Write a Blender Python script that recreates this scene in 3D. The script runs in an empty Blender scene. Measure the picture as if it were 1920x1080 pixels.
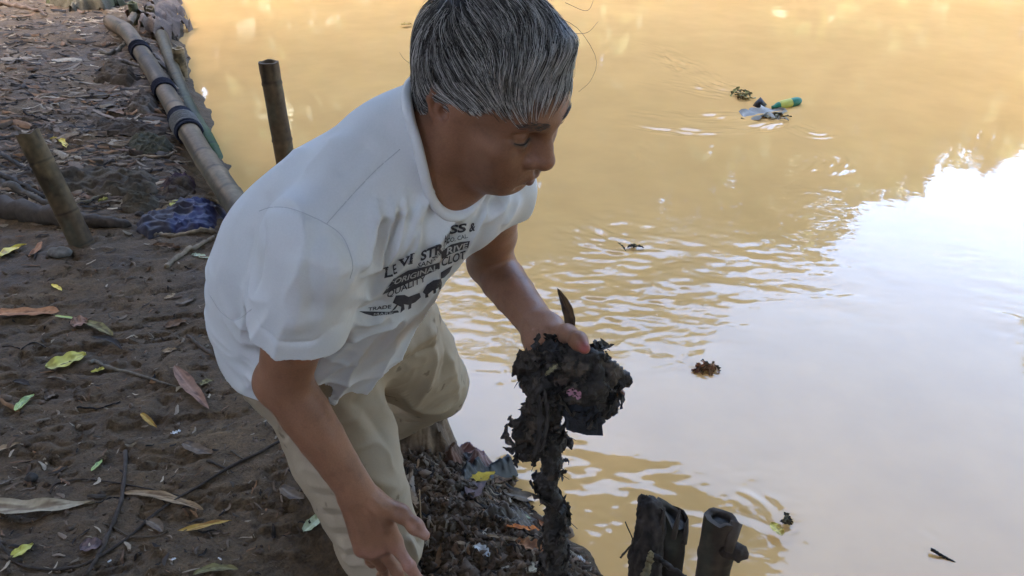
import bpy, math, time
import numpy as np
from mathutils import Vector, Matrix
from mathutils.bvhtree import BVHTree
T0 = time.time()
R = math.radians
scene = bpy.context.scene
COL = scene.collection
rng = np.random.default_rng(7)

# ------------------------------------------------------------------ camera
CAM = np.array([0.0, 0.0, 1.4])
PITCH = R(30)
FPX = 1598.0
CF = np.array([0, math.cos(PITCH), -math.sin(PITCH)])
CU = np.array([0, math.sin(PITCH), math.cos(PITCH)])
CR = np.array([1.0, 0, 0])
cam_data = bpy.data.cameras.new('camera')
cam_data.sensor_width = 36.0
cam_data.lens = 36.0 * FPX / 1920.0
cam_data.clip_start = 0.02
cam_data.clip_end = 500
cam = bpy.data.objects.new('camera', cam_data)
COL.objects.link(cam)
cam.location = CAM
cam.rotation_euler = (R(90) - PITCH, 0, 0)
scene.camera = cam

def ray(px, py):
    return CR * ((px - 960) / FPX) + CU * ((540 - py) / FPX) + CF
def P(px, py, d):
    """the world point seen at photo pixel (px, py) at depth d"""
    return CAM + ray(px, py) * d
def G(px, py, z=0.0):
    r = ray(px, py)
    return CAM + r * ((z - CAM[2]) / r[2])
def proj(p):
    v = np.asarray(p, float) - CAM
    d = v @ CF
    return 960 + FPX * (v @ CR) / d, 540 - FPX * (v @ CU) / d, d

# ------------------------------------------------------------------ scene objects
def link(o, parent=None):
    COL.objects.link(o)
    if parent is not None:
        o.parent = parent
    return o
def tag(o, label=None, cat=None, group=None, kind=None):
    if label: o['label'] = label
    if cat: o['category'] = cat
    if group: o['group'] = group
    if kind: o['kind'] = kind
    return o
def mesh_obj(name, verts, faces, mat, parent=None, smooth=True, cols=None, fmat=None):
    me = bpy.data.meshes.new(name)
    verts = np.asarray(verts, np.float32)
    if isinstance(faces, np.ndarray):
        n, k = faces.shape
        me.vertices.add(len(verts)); me.vertices.foreach_set('co', verts.ravel())
        me.loops.add(n * k); me.loops.foreach_set('vertex_index', faces.astype(np.int32).ravel())
        me.polygons.add(n); me.polygons.foreach_set('loop_start', np.arange(0, n * k, k, dtype=np.int32))
        me.update(calc_edges=True)
    else:
        me.from_pydata(verts.tolist(), [], faces)
    me.validate()
    if smooth:
        me.polygons.foreach_set('use_smooth', np.ones(len(me.polygons), bool))
    if cols is not None:
        a = me.color_attributes.new('col', 'FLOAT_COLOR', 'POINT')
        c = np.ones((len(verts), 4), np.float32); c[:, :cols.shape[1]] = cols
        a.data.foreach_set('color', c.ravel())
    for m in (mat if isinstance(mat, (list, tuple)) else [mat]):
        me.materials.append(m)
    if fmat is not None:
        me.polygons.foreach_set('material_index', np.asarray(fmat, np.int32))
    me.update()
    o = bpy.data.objects.new(name, me)
    return link(o, parent)
class MB:
    """collects pieces into one mesh"""
    def __init__(s): s.v = []; s.f = []; s.c = []; s.n = 0; s.m = []
    def add(s, v, f, col=(1, 1, 1), mi=0):
        v = np.asarray(v, float)
        s.v.append(v)
        s.f += [tuple(int(i) + s.n for i in q) for q in f]
        s.m += [mi] * len(f)
        c = np.asarray(col, float)
        s.c.append(np.tile(c, (len(v), 1)) if c.ndim == 1 else c)
        s.n += len(v)
    def build(s, name, mat, parent=None, smooth=True):
        return mesh_obj(name, np.vstack(s.v), s.f, mat, parent, smooth, np.vstack(s.c), s.m)
def norm(v):
    v = np.asarray(v, float); return v / (np.linalg.norm(v) + 1e-12)
def frame_of(d, up=(0, 0, 1)):
    d = norm(d); u = np.asarray(up, float)
    if abs(d @ norm(u)) > .95: u = np.array([1.0, 0, 0])
    a = norm(np.cross(d, u)); b = np.cross(a, d)
    return a, b
def tube(mb, pts, rad, sides=8, col=(1, 1, 1), caps=True, flat=1.0, up=(0, 0, 1), mi=0, jitter=0.0, g=None):
    pts = np.asarray(pts, float); n = len(pts)
    rad = np.broadcast_to(np.asarray(rad, float), (n,))
    tang = np.gradient(pts, axis=0)
    vs = []
    ang = np.linspace(0, 2 * np.pi, sides, endpoint=False)
    a, b = frame_of(tang[0], up)
    for i in range(n):
        t = norm(tang[i])
        a = norm(a - t * (a @ t)); b = np.cross(t, a)
        rr = rad[i] * (1 + (jitter * (g or rng).standard_normal(sides) if jitter else 0))
        vs.append(pts[i] + (np.cos(ang) * rr)[:, None] * a + (np.sin(ang) * rr * flat)[:, None] * b)
    V = np.vstack(vs); F = []
    for i in range(n - 1):
        for k in range(sides):
            k2 = (k + 1) % sides
            F.append((i * sides + k, i * sides + k2, (i + 1) * sides + k2, (i + 1) * sides + k))
    if caps:
        F.append(tuple(range(sides - 1, -1, -1))); F.append(tuple((n - 1) * sides + k for k in range(sides)))
    mb.add(V, F, col, mi)
def spline(pts, n):
    """Catmull-Rom through pts, n samples"""
    p = np.asarray(pts, float)
    if len(p) == 2: return p[0] + (p[1] - p[0]) * np.linspace(0, 1, n)[:, None]
    q = np.vstack([2 * p[0] - p[1], p, 2 * p[-1] - p[-2]])
    out = []
    for t in np.linspace(0, len(p) - 1, n):
        i = min(int(t), len(p) - 2); u = t - i
        a, b, c, d = q[i:i + 4]
        out.append(.5 * ((2 * b) + (c - a) * u + (2 * a - 5 * b + 4 * c - d) * u * u + (3 * b - a - 3 * c + d) * u ** 3))
    return np.array(out)

# ------------------------------------------------------------------ numpy value noise
def _hash(ix, iy, iz, s):
    h = (ix * 374761393 + iy * 668265263 + iz * 2147483647 + s * 1274126177) & 0xffffffff
    h = ((h ^ (h >> 13)) * 1274126177) & 0xffffffff
    return ((h ^ (h >> 16)) & 0xffff) / 65535.0
def noise3(p, seed=0):
    p = np.asarray(p, float)
    i = np.floor(p).astype(np.int64); f = p - i; f = f * f * (3 - 2 * f)
    r = 0
    for dx in (0, 1):
        for dy in (0, 1):
            for dz in (0, 1):
                w = (f[:, 0] if dx else 1 - f[:, 0]) * (f[:, 1] if dy else 1 - f[:, 1]) * (f[:, 2] if dz else 1 - f[:, 2])
                r = r + w * _hash(i[:, 0] + dx, i[:, 1] + dy, i[:, 2] + dz, seed)
    return r * 2 - 1
def noise2(x, y, seed=0):
    i = np.floor(x).astype(np.int64); j = np.floor(y).astype(np.int64)
    fx = x - i; fy = y - j; fx = fx * fx * (3 - 2 * fx); fy = fy * fy * (3 - 2 * fy)
    h = lambda a, b: _hash(a, b, 0 * a, seed)
    return ((h(i, j) * (1 - fx) + h(i + 1, j) * fx) * (1 - fy) + (h(i, j + 1) * (1 - fx) + h(i + 1, j + 1) * fx) * fy) * 2 - 1
def fbm2(x, y, oct=4, seed=0, gain=.5):
    r = 0; a = 1
    for k in range(oct):
        r = r + a * noise2(x * 2 ** k + 17.3 * k, y * 2 ** k - 9.1 * k, seed + k); a *= gain
    return r
def fbm3(p, oct=3, seed=0, gain=.5):
    r = 0; a = 1
    for k in range(oct):
        r = r + a * noise3(p * 2 ** k + 13.7 * k, seed + k); a *= gain
    return r
def sstep(a, b, x):
    t = np.clip((x - a) / (b - a), 0, 1); return t * t * (3 - 2 * t)

# ------------------------------------------------------------------ materials
def new_mat(name):
    m = bpy.data.materials.new(name); m.use_nodes = True
    nt = m.node_tree
    return m, nt, nt.nodes['Principled BSDF']
def nd(nt, typ, **kw):
    n = nt.nodes.new(typ)
    for k, v in kw.items():
        if k in n.inputs: n.inputs[k].default_value = v
        else: setattr(n, k, v)
    return n
def ramp(nt, fac, stops):
    r = nt.nodes.new('ShaderNodeValToRGB')
    el = r.color_ramp.elements
    while len(el) < len(stops): el.new(.5)
    for e, (p, c) in zip(el, stops):
        e.position = p; e.color = (*c, 1) if len(c) == 3 else c
    nt.links.new(fac, r.inputs[0])
    return r.outputs[0]
def noise_tex(nt, scale, detail=4, rough=.55, vec=None, dist=0.0):
    n = nd(nt, 'ShaderNodeTexNoise', Scale=scale, Detail=detail, Roughness=rough, Distortion=dist)
    if vec is None:
        tc = nt.nodes.new('ShaderNodeTexCoord'); vec = tc.outputs['Object']
    nt.links.new(vec, n.inputs['Vector'])
    return n.outputs['Fac']
def mix_mul(nt, a, b, fac=1.0, mode='MULTIPLY'):
    m = nt.nodes.new('ShaderNodeMix'); m.data_type = 'RGBA'; m.blend_type = mode
    m.inputs[0].default_value = fac
    nt.links.new(a, m.inputs[6])
    if isinstance(b, tuple): m.inputs[7].default_value = (*b, 1)
    else: nt.links.new(b, m.inputs[7])
    return m.outputs[2]
def bump(nt, bsdf, h, strength=.3, dist=.01, prev=None):
    b = nd(nt, 'ShaderNodeBump', Strength=strength, Distance=dist)
    nt.links.new(h, b.inputs['Height'])
    if prev is not None: nt.links.new(prev, b.inputs['Normal'])
    nt.links.new(b.outputs[0], bsdf.inputs['Normal'])
    return b.outputs[0]
def attr_col(nt, name='col'):
    a = nt.nodes.new('ShaderNodeAttribute'); a.attribute_name = name
    return a.outputs['Color']
def vc_mat(name, rough=.8, nscale=40, namp=.35, bstr=.3, bdist=.004, spec=.3, tint=(1, 1, 1), sss=0.0, stretch=None):
    """vertex colour x noise; the vertex colours are the real colours of the thing"""
    m, nt, b = new_mat(name)
    vec = None
    if stretch:
        tc = nt.nodes.new('ShaderNodeTexCoord'); mp = nd(nt, 'ShaderNodeMapping', Scale=stretch)
        nt.links.new(tc.outputs['Object'], mp.inputs['Vector']); vec = mp.outputs[0]
    n = noise_tex(nt, nscale, 5, .6, vec)
    lo = 1 - namp
    c = ramp(nt, n, [(.3, (lo * tint[0], lo * tint[1], lo * tint[2])), (.7, tuple((1 + namp * .6) * t for t in tint))])
    nt.links.new(mix_mul(nt, attr_col(nt), c), b.inputs['Base Color'])
    b.inputs['Roughness'].default_value = rough
    b.inputs['Specular IOR Level'].default_value = spec
    if sss:
        b.inputs['Subsurface Weight'].default_value = sss
        b.inputs['Subsurface Radius'].default_value = (.01, .004, .002)
        b.inputs['Subsurface Scale'].default_value = .6
    if bstr: bump(nt, b, n, bstr, bdist)
    return m

# ------------------------------------------------------------------ signed distance modelling
class Field:
    def __init__(s): s.p = []
    def _add(s, fn, c, r, op, k): s.p.append((fn, np.asarray(c, float), r, op, k)); return s
    def cone(s, a, b, ra, rb, op='u', k=.02):
        a = np.asarray(a, float); b = np.asarray(b, float); ba = b - a; L2 = max(ba @ ba, 1e-12)
        def fn(p):
            t = np.clip(((p - a) @ ba) / L2, 0, 1)
            return np.linalg.norm(p - a - t[:, None] * ba, axis=1) - (ra + (rb - ra) * t)
        return s._add(fn, (a + b) / 2, math.sqrt(L2) / 2 + max(ra, rb), op, k)
    def chain(s, pts, rad, op='u', k=.02):
        for i in range(len(pts) - 1): s.cone(pts[i], pts[i + 1], rad[i], rad[i + 1], op, k)
        return s
    def ell(s, c, r, M=None, op='u', k=.02):
        """ellipsoid; M rows are its axes"""
        c = np.asarray(c, float); r = np.asarray(r, float)
        M = np.eye(3) if M is None else np.asarray(M, float)
        def fn(p):
            q = (p - c) @ M.T
            k0 = np.linalg.norm(q / r, axis=1); k1 = np.linalg.norm(q / (r * r), axis=1)
            return np.where(k1 > 1e-9, k0 * (k0 - 1) / np.maximum(k1, 1e-9), -r.min())
        return s._add(fn, c, r.max(), op, k)
    def etube(s, a, b, ra, rb, u, op='u', k=.02):
        """tapered elliptic tube from a to b; ra, rb = (radius along u, radius across)"""
        a = np.asarray(a, float); b = np.asarray(b, float); L = np.linalg.norm(b - a); w = (b - a) / L
        u = norm(np.asarray(u, float) - w * (np.asarray(u, float) @ w)); v = np.cross(w, u)
        def fn(p):
            q = p - a; t = q @ w; tc = np.clip(t, 0, L); x = tc / L
            r1 = ra[0] + (rb[0] - ra[0]) * x; r2 = ra[1] + (rb[1] - ra[1]) * x
            du = q @ u; dv = q @ v; dz = t - tc; rm = np.minimum(r1, r2)
            k0 = np.sqrt((du / r1) ** 2 + (dv / r2) ** 2 + (dz / rm) ** 2)
            k1 = np.sqrt((du / r1 ** 2) ** 2 + (dv / r2 ** 2) ** 2 + (dz / rm ** 2) ** 2)
            return np.where(k1 > 1e-9, k0 * (k0 - 1) / np.maximum(k1, 1e-9), -rm)
        return s._add(fn, (a + b) / 2, L / 2 + max(*ra, *rb), op, k)
    def ev(s, p, sel=None):
        d = np.full(len(p), 1.0)
        for fn, c, r, op, k in (s.p if sel is None else sel):
            e = fn(p)
            if op == 'u':
                h = np.clip(.5 + .5 * (d - e) / k, 0, 1); d = d * (1 - h) + e * h - k * h * (1 - h)
            elif op == 's':
                h = np.clip(.5 - .5 * (d + e) / k, 0, 1); d = d * (1 - h) - e * h + k * h * (1 - h)
        return d
    def mesh(s, lo, hi, h, B=16, fine=None):
        """surface of the field in the box lo..hi; fine = (lo, hi, h) of a box that gets a denser grid"""
        axes = []
        for q in range(3):
            if fine is None: a = np.arange(lo[q], hi[q] + h, h)
            else:
                fl, fh, hh = fine[0][q], fine[1][q], fine[2]
                a = np.concatenate([np.arange(lo[q], fl - h * .5, h), np.arange(fl, fh, hh), np.arange(fh + .3 * hh, hi[q] + h, h)])
            pad = (-(len(a) - 1)) % B
            axes.append(np.concatenate([a, a[-1] + h * np.arange(1, pad + 1)]))
        n = [len(a) for a in axes]; nb = [(q - 1) // B for q in n]
        Fd = np.empty(n, np.float32)
        cs = np.array([q[1] for q in s.p]); rs = np.array([q[2] for q in s.p]); ks = np.array([q[4] for q in s.p])
        for i in range(nb[0]):
            for j in range(nb[1]):
                for l in range(nb[2]):
                    sl = tuple(slice(q * B, q * B + B + 1) for q in (i, j, l))
                    ax = [axes[q][sl[q]] for q in range(3)]
                    o = np.array([a[0] for a in ax]); e = np.array([a[-1] for a in ax])
                    bc = (o + e) / 2; hd = np.linalg.norm(e - o) / 2
                    near = np.nonzero(np.linalg.norm(cs - bc, axis=1) - rs < hd + ks * 1.2 + .012)[0]
                    sel = [s.p[q] for q in near]
                    if not sel: Fd[sl] = .1; continue
                    d0 = s.ev(bc[None], sel)[0]
                    if abs(d0) > hd * 1.7 + .012:
                        Fd[sl] = math.copysign(.1, d0); continue
                    g = np.meshgrid(*ax, indexing='ij')
                    v = s.ev(np.stack(g, -1).reshape(-1, 3), sel)
                    Fd[sl] = v.reshape(B + 1, B + 1, B + 1)
        return surface_nets(Fd, axes)
def surface_nets(Fd, axes):
    S = Fd < 0
    nx, ny, nz = Fd.shape
    cnt = np.zeros((nx - 1, ny - 1, nz - 1), np.uint8)
    for dx in (0, 1):
        for dy in (0, 1):
            for dz in (0, 1):
                cnt += S[dx:nx - 1 + dx, dy:ny - 1 + dy, dz:nz - 1 + dz]
    act = (cnt > 0) & (cnt < 8)
    I, J, K = np.nonzero(act)
    flat = (I.astype(np.int64) * (ny - 1) + J) * (nz - 1) + K
    cor = {}
    for dx in (0, 1):
        for dy in (0, 1):
            for dz in (0, 1):
                cor[dx, dy, dz] = Fd[I + dx, J + dy, K + dz]
    acc = np.zeros((len(I), 3)); num = np.zeros(len(I))
    for ax in range(3):
        o1, o2 = [a for a in range(3) if a != ax]
        for u in (0, 1):
            for v in (0, 1):
                a = [0, 0, 0]; a[o1] = u; a[o2] = v; b = list(a); b[ax] = 1
                fa = cor[tuple(a)]; fb = cor[tuple(b)]
                m = (fa < 0) != (fb < 0)
                t = np.where(m, fa / np.where(m, fa - fb, 1), 0)
                pt = np.zeros((len(I), 3)); pt[:, o1] = u; pt[:, o2] = v; pt[:, ax] = t
                acc[m] += pt[m]; num[m] += 1
    acc /= num[:, None]
    V = np.stack([axes[q][X] + acc[:, q] * (axes[q][X + 1] - axes[q][X]) for q, X in enumerate((I, J, K))], 1)
    def idx(i, j, k):
        return np.searchsorted(flat, (i.astype(np.int64) * (ny - 1) + j) * (nz - 1) + k)
    faces = []
    for ax in range(3):
        o1, o2 = [(1, 2), (2, 0), (0, 1)][ax]
        s0 = [slice(None)] * 3; s1 = [slice(None)] * 3
        s0[ax] = slice(0, -1); s1[ax] = slice(1, None)
        for q in (o1, o2): s0[q] = slice(1, -1); s1[q] = slice(1, -1)
        A = S[tuple(s0)]; Bm = S[tuple(s1)]
        for ins in (True, False):
            g = np.nonzero((A if ins else ~A) & (~Bm if ins else Bm))
            if len(g[0]) == 0: continue
            c = [g[0].copy(), g[1].copy(), g[2].copy()]
            c[o1] = c[o1] + 1; c[o2] = c[o2] + 1
            def cell(d1, d2):
                q = [c[0], c[1], c[2]]
                q = [x.copy() for x in q]; q[o1] -= d1; q[o2] -= d2
                return idx(*q)
            quad = np.stack([cell(1, 1), cell(0, 1), cell(0, 0), cell(1, 0)], 1)
            faces.append(quad if ins else quad[:, ::-1])
    return V, np.vstack(faces)
def vnormals(V, F):
    n = np.zeros_like(V)
    fn = np.cross(V[F[:, 2]] - V[F[:, 0]], V[F[:, 3]] - V[F[:, 1]])
    for k in range(4): np.add.at(n, F[:, k], fn)
    return n / (np.linalg.norm(n, axis=1, keepdims=True) + 1e-12)
def smooth_mesh(V, F, it=1, lam=.5):
    for _ in range(it):
        s = np.zeros_like(V); c = np.zeros(len(V))
        for k in range(4):
            for q in (1, 3):
                np.add.at(s, F[:, k], V[F[:, (k + q) % 4]]); np.add.at(c, F[:, k], 1)
        V = V + lam * (s / c[:, None] - V)
    return V
def log(*a): print('[%.1fs]' % (time.time() - T0), *a)
BODY_H, HEAD_H, SHIRT_H, TROUSER_H = .003, .0017, .003, .0038
SKY_STR, SUN_STR, SUN_ANG, EXPO = .15, .5, 14, 4.1
WATER_A, WATER_B = (.66, .378, .136), (.71, .408, .150)
# ================================================================== light, sky, water, bank, trees
SUN_EL, SUN_AZ = R(60), R(255)             # azimuth measured clockwise from +y (the way the camera faces)
world = bpy.data.worlds.new('World'); scene.world = world; world.use_nodes = True
wn = world.node_tree
sky = wn.nodes.new('ShaderNodeTexSky'); sky.sky_type = 'NISHITA'; sky.sun_disc = False
sky.sun_elevation = SUN_EL; sky.sun_rotation = SUN_AZ; sky.air_density = 1.0; sky.dust_density = 3.0; sky.ozone_density = 3.0
wn.links.new(sky.outputs[0], wn.nodes['Background'].inputs[0])
wn.nodes['Background'].inputs[1].default_value = SKY_STR
sl = bpy.data.lights.new('sun', 'SUN'); sl.energy = SUN_STR; sl.angle = R(SUN_ANG); sl.color = (1, .94, .84)
so = bpy.data.objects.new('sun', sl); COL.objects.link(so)
sdir = np.array([math.sin(SUN_AZ) * math.cos(SUN_EL), math.cos(SUN_AZ) * math.cos(SUN_EL), math.sin(SUN_EL)])
so.rotation_euler = Vector(sdir).to_track_quat('Z', 'Y').to_euler()
scene.view_settings.view_transform = 'Standard'; scene.view_settings.look = 'None'
scene.view_settings.exposure = EXPO; scene.view_settings.gamma = 1.0

# ---- the bank line (at water level) and the ground height
ZW = -.12
EDGE_PX = [(318, -10), (344, 40), (352, 75), (372, 140), (405, 235), (450, 330), (520, 440), (640, 590), (760, 720), (838, 795), (868, 832), (905, 862), (985, 893), (1012, 930), (1055, 985), (1130, 1062), (1185, 1110), (1300, 1210)]
EDGE = np.array([G(a, b, ZW)[:2] for a, b in EDGE_PX])
EDGE = np.vstack([[-14, 34], [-8, 19], [-4.2, 10.2], EDGE, [1.1, .3], [2.0, -1.5], [8, -14], [30, -60]])
EDGE = EDGE[np.argsort(EDGE[:, 1])]
def land(x, y):
    """distance from the water line, positive on the bank"""
    return (np.interp(y, EDGE[:, 1], EDGE[:, 0]) - x) * .87
PIT = G(628, 1085, 0)
def ground_h(x, y):
    x = np.asarray(x, float); y = np.asarray(y, float)
    s = land(x, y) + .03 * fbm2(x * 5, y * 5, 3, 21)
    z = ZW - .02 + .15 * sstep(-.05, .30, s) + np.clip(s, -2.5, 0) * .55
    dry = sstep(.0, .2, s)
    n1 = fbm2(x * 2.6, y * 2.6, 3, 1); n2 = fbm2(x * 11, y * 11, 3, 5); n3 = fbm2(x * 34, y * 34, 3, 9)
    far = sstep(2.2, 3.4, y)
    rid = 1 - np.abs(fbm2(x * 5 + .6 * n1, y * 20 + 2.2 * n1 + 3 * x, 3, 31))          # flattened sheets and leaf layers on the far path
    z = z + dry * (.012 * n1 + .0045 * n2 + .0026 * n3 + .0018 * fbm2(x * 90, y * 90, 2, 41))
    z = z + dry * far * .020 * (rid - .6) * (1 + .4 * n2)
    scar = np.clip(fbm2(x * 9 + n2 * .8, y * 17 + n2 * .5, 4, 77) - .30, 0, 1)                      # slid, torn patches of mud
    z = z - dry * (1 - far) * .009 * sstep(0, .08, scar)
    z = z - dry * (1 - far) * .010 * sstep(.75, .95, 1 - np.abs(fbm2(x * 6 + n2 * .4, y * 9, 3, 91))) * sstep(-.1, .4, n1)
    near = sstep(-.75, -.25, x) * (1 - far)                                                 # crumbly soil round the feet
    z = z + dry * near * (.013 * np.abs(n3) + .011 * np.abs(fbm2(x * 60, y * 60, 2, 13)) + .005 * np.abs(fbm2(x * 120, y * 120, 2, 17)))
    z = z - .085 * np.exp(-(((x - PIT[0]) / .17) ** 2 + ((y - PIT[1]) / .15) ** 2))
    back = np.maximum(sstep(13.6, 15.2, y + .12 * x), sstep(9.6, 11.0, x))
    z = np.where((y > 12) | (x > 9), z * (1 - back) + back * (.5 + .1 * n1), z) + sstep(18.2, 23, y) * (5.2 + 2.4 * sstep(-4, 4, -x))
    return z
def axis(segs):
    out = [np.array([segs[0][0]])]
    for a, b, d in segs: out.append(np.linspace(a, b, max(2, int(round((b - a) / d)) + 1))[1:])
    return np.concatenate(out)
gx = axis([(-150, -20, 10), (-20, -5, .5), (-5, -3.2, .05), (-3.2, -1.6, .018), (-1.6, .55, .0075), (.55, 2, .1), (2, 20, 1.0), (20, 150, 10)])
gy = axis([(-60, -2, 4), (-2, 1.0, .15), (1.0, 2.3, .0075), (2.3, 4.2, .014), (4.2, 9.5, .035), (9.5, 20, .5), (20, 200, 12)])
X, Y = np.meshgrid(gx, gy, indexing='ij')
Z = ground_h(X.ravel(), Y.ravel())
nx, ny = X.shape
ii = (np.arange(nx - 1)[:, None] * ny + np.arange(ny - 1)[None]).ravel()
GF = np.stack([ii, ii + ny, ii + ny + 1, ii + 1], 1)
def mud_mat():
    m, nt, b = new_mat('wet_mud')
    n1 = noise_tex(nt, 2.2, 6, .6); n2 = noise_tex(nt, 26, 6, .65); n3 = noise_tex(nt, 150, 4, .7)
    c = ramp(nt, n1, [(.28, (.050, .030, .0135)), (.5, (.088, .054, .0255)), (.72, (.140, .090, .046))])
    c2 = ramp(nt, n2, [(.3, (.55, .53, .5)), (.5, (1, 1, 1)), (.75, (1.35, 1.3, 1.22))])
    c3 = ramp(nt, n3, [(.35, (.7, .7, .7)), (.65, (1.2, 1.2, 1.2))])
    nt.links.new(mix_mul(nt, mix_mul(nt, c, c2), c3), b.inputs['Base Color'])
    nt.links.new(ramp(nt, n1, [(.3, (.55,) * 3), (.7, (.9,) * 3)]), b.inputs['Roughness'])
    b.inputs['Specular IOR Level'].default_value = .28
    p = bump(nt, b, n2, .6, .014); bump(nt, b, n3, .8, .006, p)
    return m
M_MUD = mud_mat()
ground = mesh_obj('ground', np.stack([X.ravel(), Y.ravel(), Z], 1), GF, M_MUD)
tag(ground, kind='structure')
log('ground', len(Z))
def gz(x, y): return float(ground_h(np.array([x]), np.array([y]))[0])
def GG(px, py, lift=0.0):
    """the point of the bank seen at a photo pixel"""
    p = G(px, py, 0.0)
    for _ in range(6): p = G(px, py, gz(p[0], p[1]))
    return p + np.array([0, 0, lift])
def GW(px, py, lift=0.0): return G(px, py, ZW + lift)

# ---- the river
wx = axis([(-150, -14, 20), (-14, -3, .5), (-3, -1.4, .03), (-1.4, 3.2, .0078), (3.2, 6, .04), (6, 30, 1.0), (30, 150, 20)])
wy = axis([(-60, -1, 5), (-1, 1.1, .15), (1.1, 2.6, .0068), (2.6, 4.4, .0095), (4.4, 6.2, .013), (6.2, 8.4, .028), (8.4, 18, .4)])
X, Y = np.meshgrid(wx, wy, indexing='ij')
def patch(x, y, px, py, rx, ry, p=2):
    """a soft patch of disturbed water round the point seen at (px, py)"""
    c = GW(px, py); return np.exp(-(np.abs((x - c[0]) / rx) ** p + np.abs((y - c[1]) / ry) ** p))
def wave(x, y, lam, ang, seed, warp=.35, sharp=True):
    a = R(ang); u = (x * math.cos(a) + y * math.sin(a)) / lam
    v = (-x * math.sin(a) + y * math.cos(a)) / (lam * 2.4)
    n = noise2(u, v, seed) + .5 * noise2(u * 2.1 + 5, v * 2.1, seed + 1)
    return n
def river_h(x, y):
    calm = .0002 * wave(x, y, .30, 70, 3) + .0009 * wave(x, y, 1.1, 60, 8)
    rough = 1.0 * patch(x, y, 1180, 520, .55, .42) + .6 * patch(x, y, 1400, 510, .28, .28) + .55 * patch(x, y, 930, 560, .3, .4) + .5 * patch(x, y, 1110, 430, .45, .22)
    rough = rough + .35 * patch(x, y, 1540, 400, .12, .4) + .45 * patch(x, y, 1915, 590, .12, .5) + .0 * patch(x, y, 1420, 640, .35, .22)
    rough = rough + .75 * patch(x, y, 1160, 950, .16, .2) + .55 * patch(x, y, 1370, 960, .22, .22) + .35 * patch(x, y, 1050, 880, .15, .14) + .4 * patch(x, y, 1420, 1060, .12, .12)
    rough = np.clip(rough * (.75 + .6 * noise2(x * 2.3, y * 2.3, 55)), 0, 1.2)
    h = calm + rough * 1.35 * (.0016 * wave(x, y, .040, 75, 11) + .0008 * wave(x, y, .025, 100, 15) + .0015 * wave(x, y, .075, 60, 19) + .0010 * wave(x, y, .15, 60, 23))
    wake = 0 * x
    # wakes streaming from the rubbish raft, the snag and the stumps
    for pix, w, am in (([(1388, 172), (1335, 158), (1290, 130), (1255, 108), (1205, 85), (1160, 74)], .11, 1.0), ([(1370, 180), (1300, 168), (1235, 158), (1180, 150)], .09, .8),
                       ([(1478, 222), (1425, 240), (1345, 246), (1250, 244), (1160, 233), (1105, 224)], .055, 1.2), ([(1405, 214), (1310, 221), (1215, 212), (1140, 208)], .07, .9),
                       ([(1480, 232), (1525, 250), (1560, 246)], .07, .8), ([(1205, 466), (1150, 456), (1100, 436), (1040, 405)], .09, .9), ([(1195, 471), (1130, 472), (1060, 462)], .07, .8),
                       ([(1320, 696), (1290, 690), (1250, 680)], .03, .4), ([(1470, 990), (1440, 970), (1400, 945), (1360, 930)], .05, .7), ([(1790, 1055), (1750, 1030), (1690, 1000)], .05, .25), ([(1540, 330), (1560, 300), (1530, 270)], .10, .6), ([(1190, 265), (1205, 305), (1190, 340)], .08, .35)):
        pl = np.array([GW(*q)[:2] for q in pix]); lo = pl.min(0) - 3 * w; hi = pl.max(0) + 3 * w
        m = np.nonzero((x > lo[0]) & (x < hi[0]) & (y > lo[1]) & (y < hi[1]))[0]
        if not len(m): continue
        sp = spline(np.c_[pl, np.zeros(len(pl))], 70)[:, :2]; P2 = np.stack([x[m], y[m]], 1); best = np.full(len(m), 9.0); al = np.zeros(len(m)); ac = np.zeros(len(m)); acc = 0
        for i in range(69):
            A, B = sp[i], sp[i + 1]; L = np.linalg.norm(B - A); d_ = (B - A) / L; q = P2 - A; t = np.clip(q @ d_, 0, L); e = q - t[:, None] * d_; dd = np.hypot(*e.T); k = dd < best
            best = np.where(k, dd, best); al = np.where(k, acc + t, al); ac = np.where(k, q @ np.array([-d_[1], d_[0]]), ac); acc += L
        env = np.exp(-(best / w) ** 2) * sstep(0, .08, al) * (1 - sstep(.55 * acc, acc, al)) * (.4 + .8 * np.clip(noise2(al / .11, ac / .06, 5) + .5, 0, 1))
        wake[m] += 1.5 * am * env * (.0042 * noise2(al / .085 + 2 * ac / w, ac / .030, 71) + .0022 * noise2(al / .05, ac / .017, 72))
    fade = 1 - sstep(5.0, 8.2, y)
    return ZW + (h + wake) * (.35 + .65 * fade)
WZ = river_h(X.ravel(), Y.ravel())
nx, ny = X.shape
ii = (np.arange(nx - 1)[:, None] * ny + np.arange(ny - 1)[None]).ravel()
WF = np.stack([ii, ii + ny, ii + ny + 1, ii + 1], 1)
def water_mat():
    m, nt, b = new_mat('muddy_water')
    n1 = noise_tex(nt, .8, 3, .5); n2 = noise_tex(nt, 5, 3, .5)
    c = ramp(nt, n1, [(.3, WATER_A), (.7, WATER_B)])
    nt.links.new(mix_mul(nt, c, ramp(nt, n2, [(.3, (.95, .95, .95)), (.7, (1.04, 1.04, 1.04))])), b.inputs['Base Color'])
    b.inputs['Roughness'].default_value = .025
    b.inputs['IOR'].default_value = 1.34; b.inputs['Specular IOR Level'].default_value = .8
    bump(nt, b, noise_tex(nt, 9, 3, .5), .03, .02)
    return m
water = mesh_obj('water', np.stack([X.ravel(), Y.ravel(), WZ], 1), WF, water_mat())
tag(water, kind='structure')
log('water', len(WZ))

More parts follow.
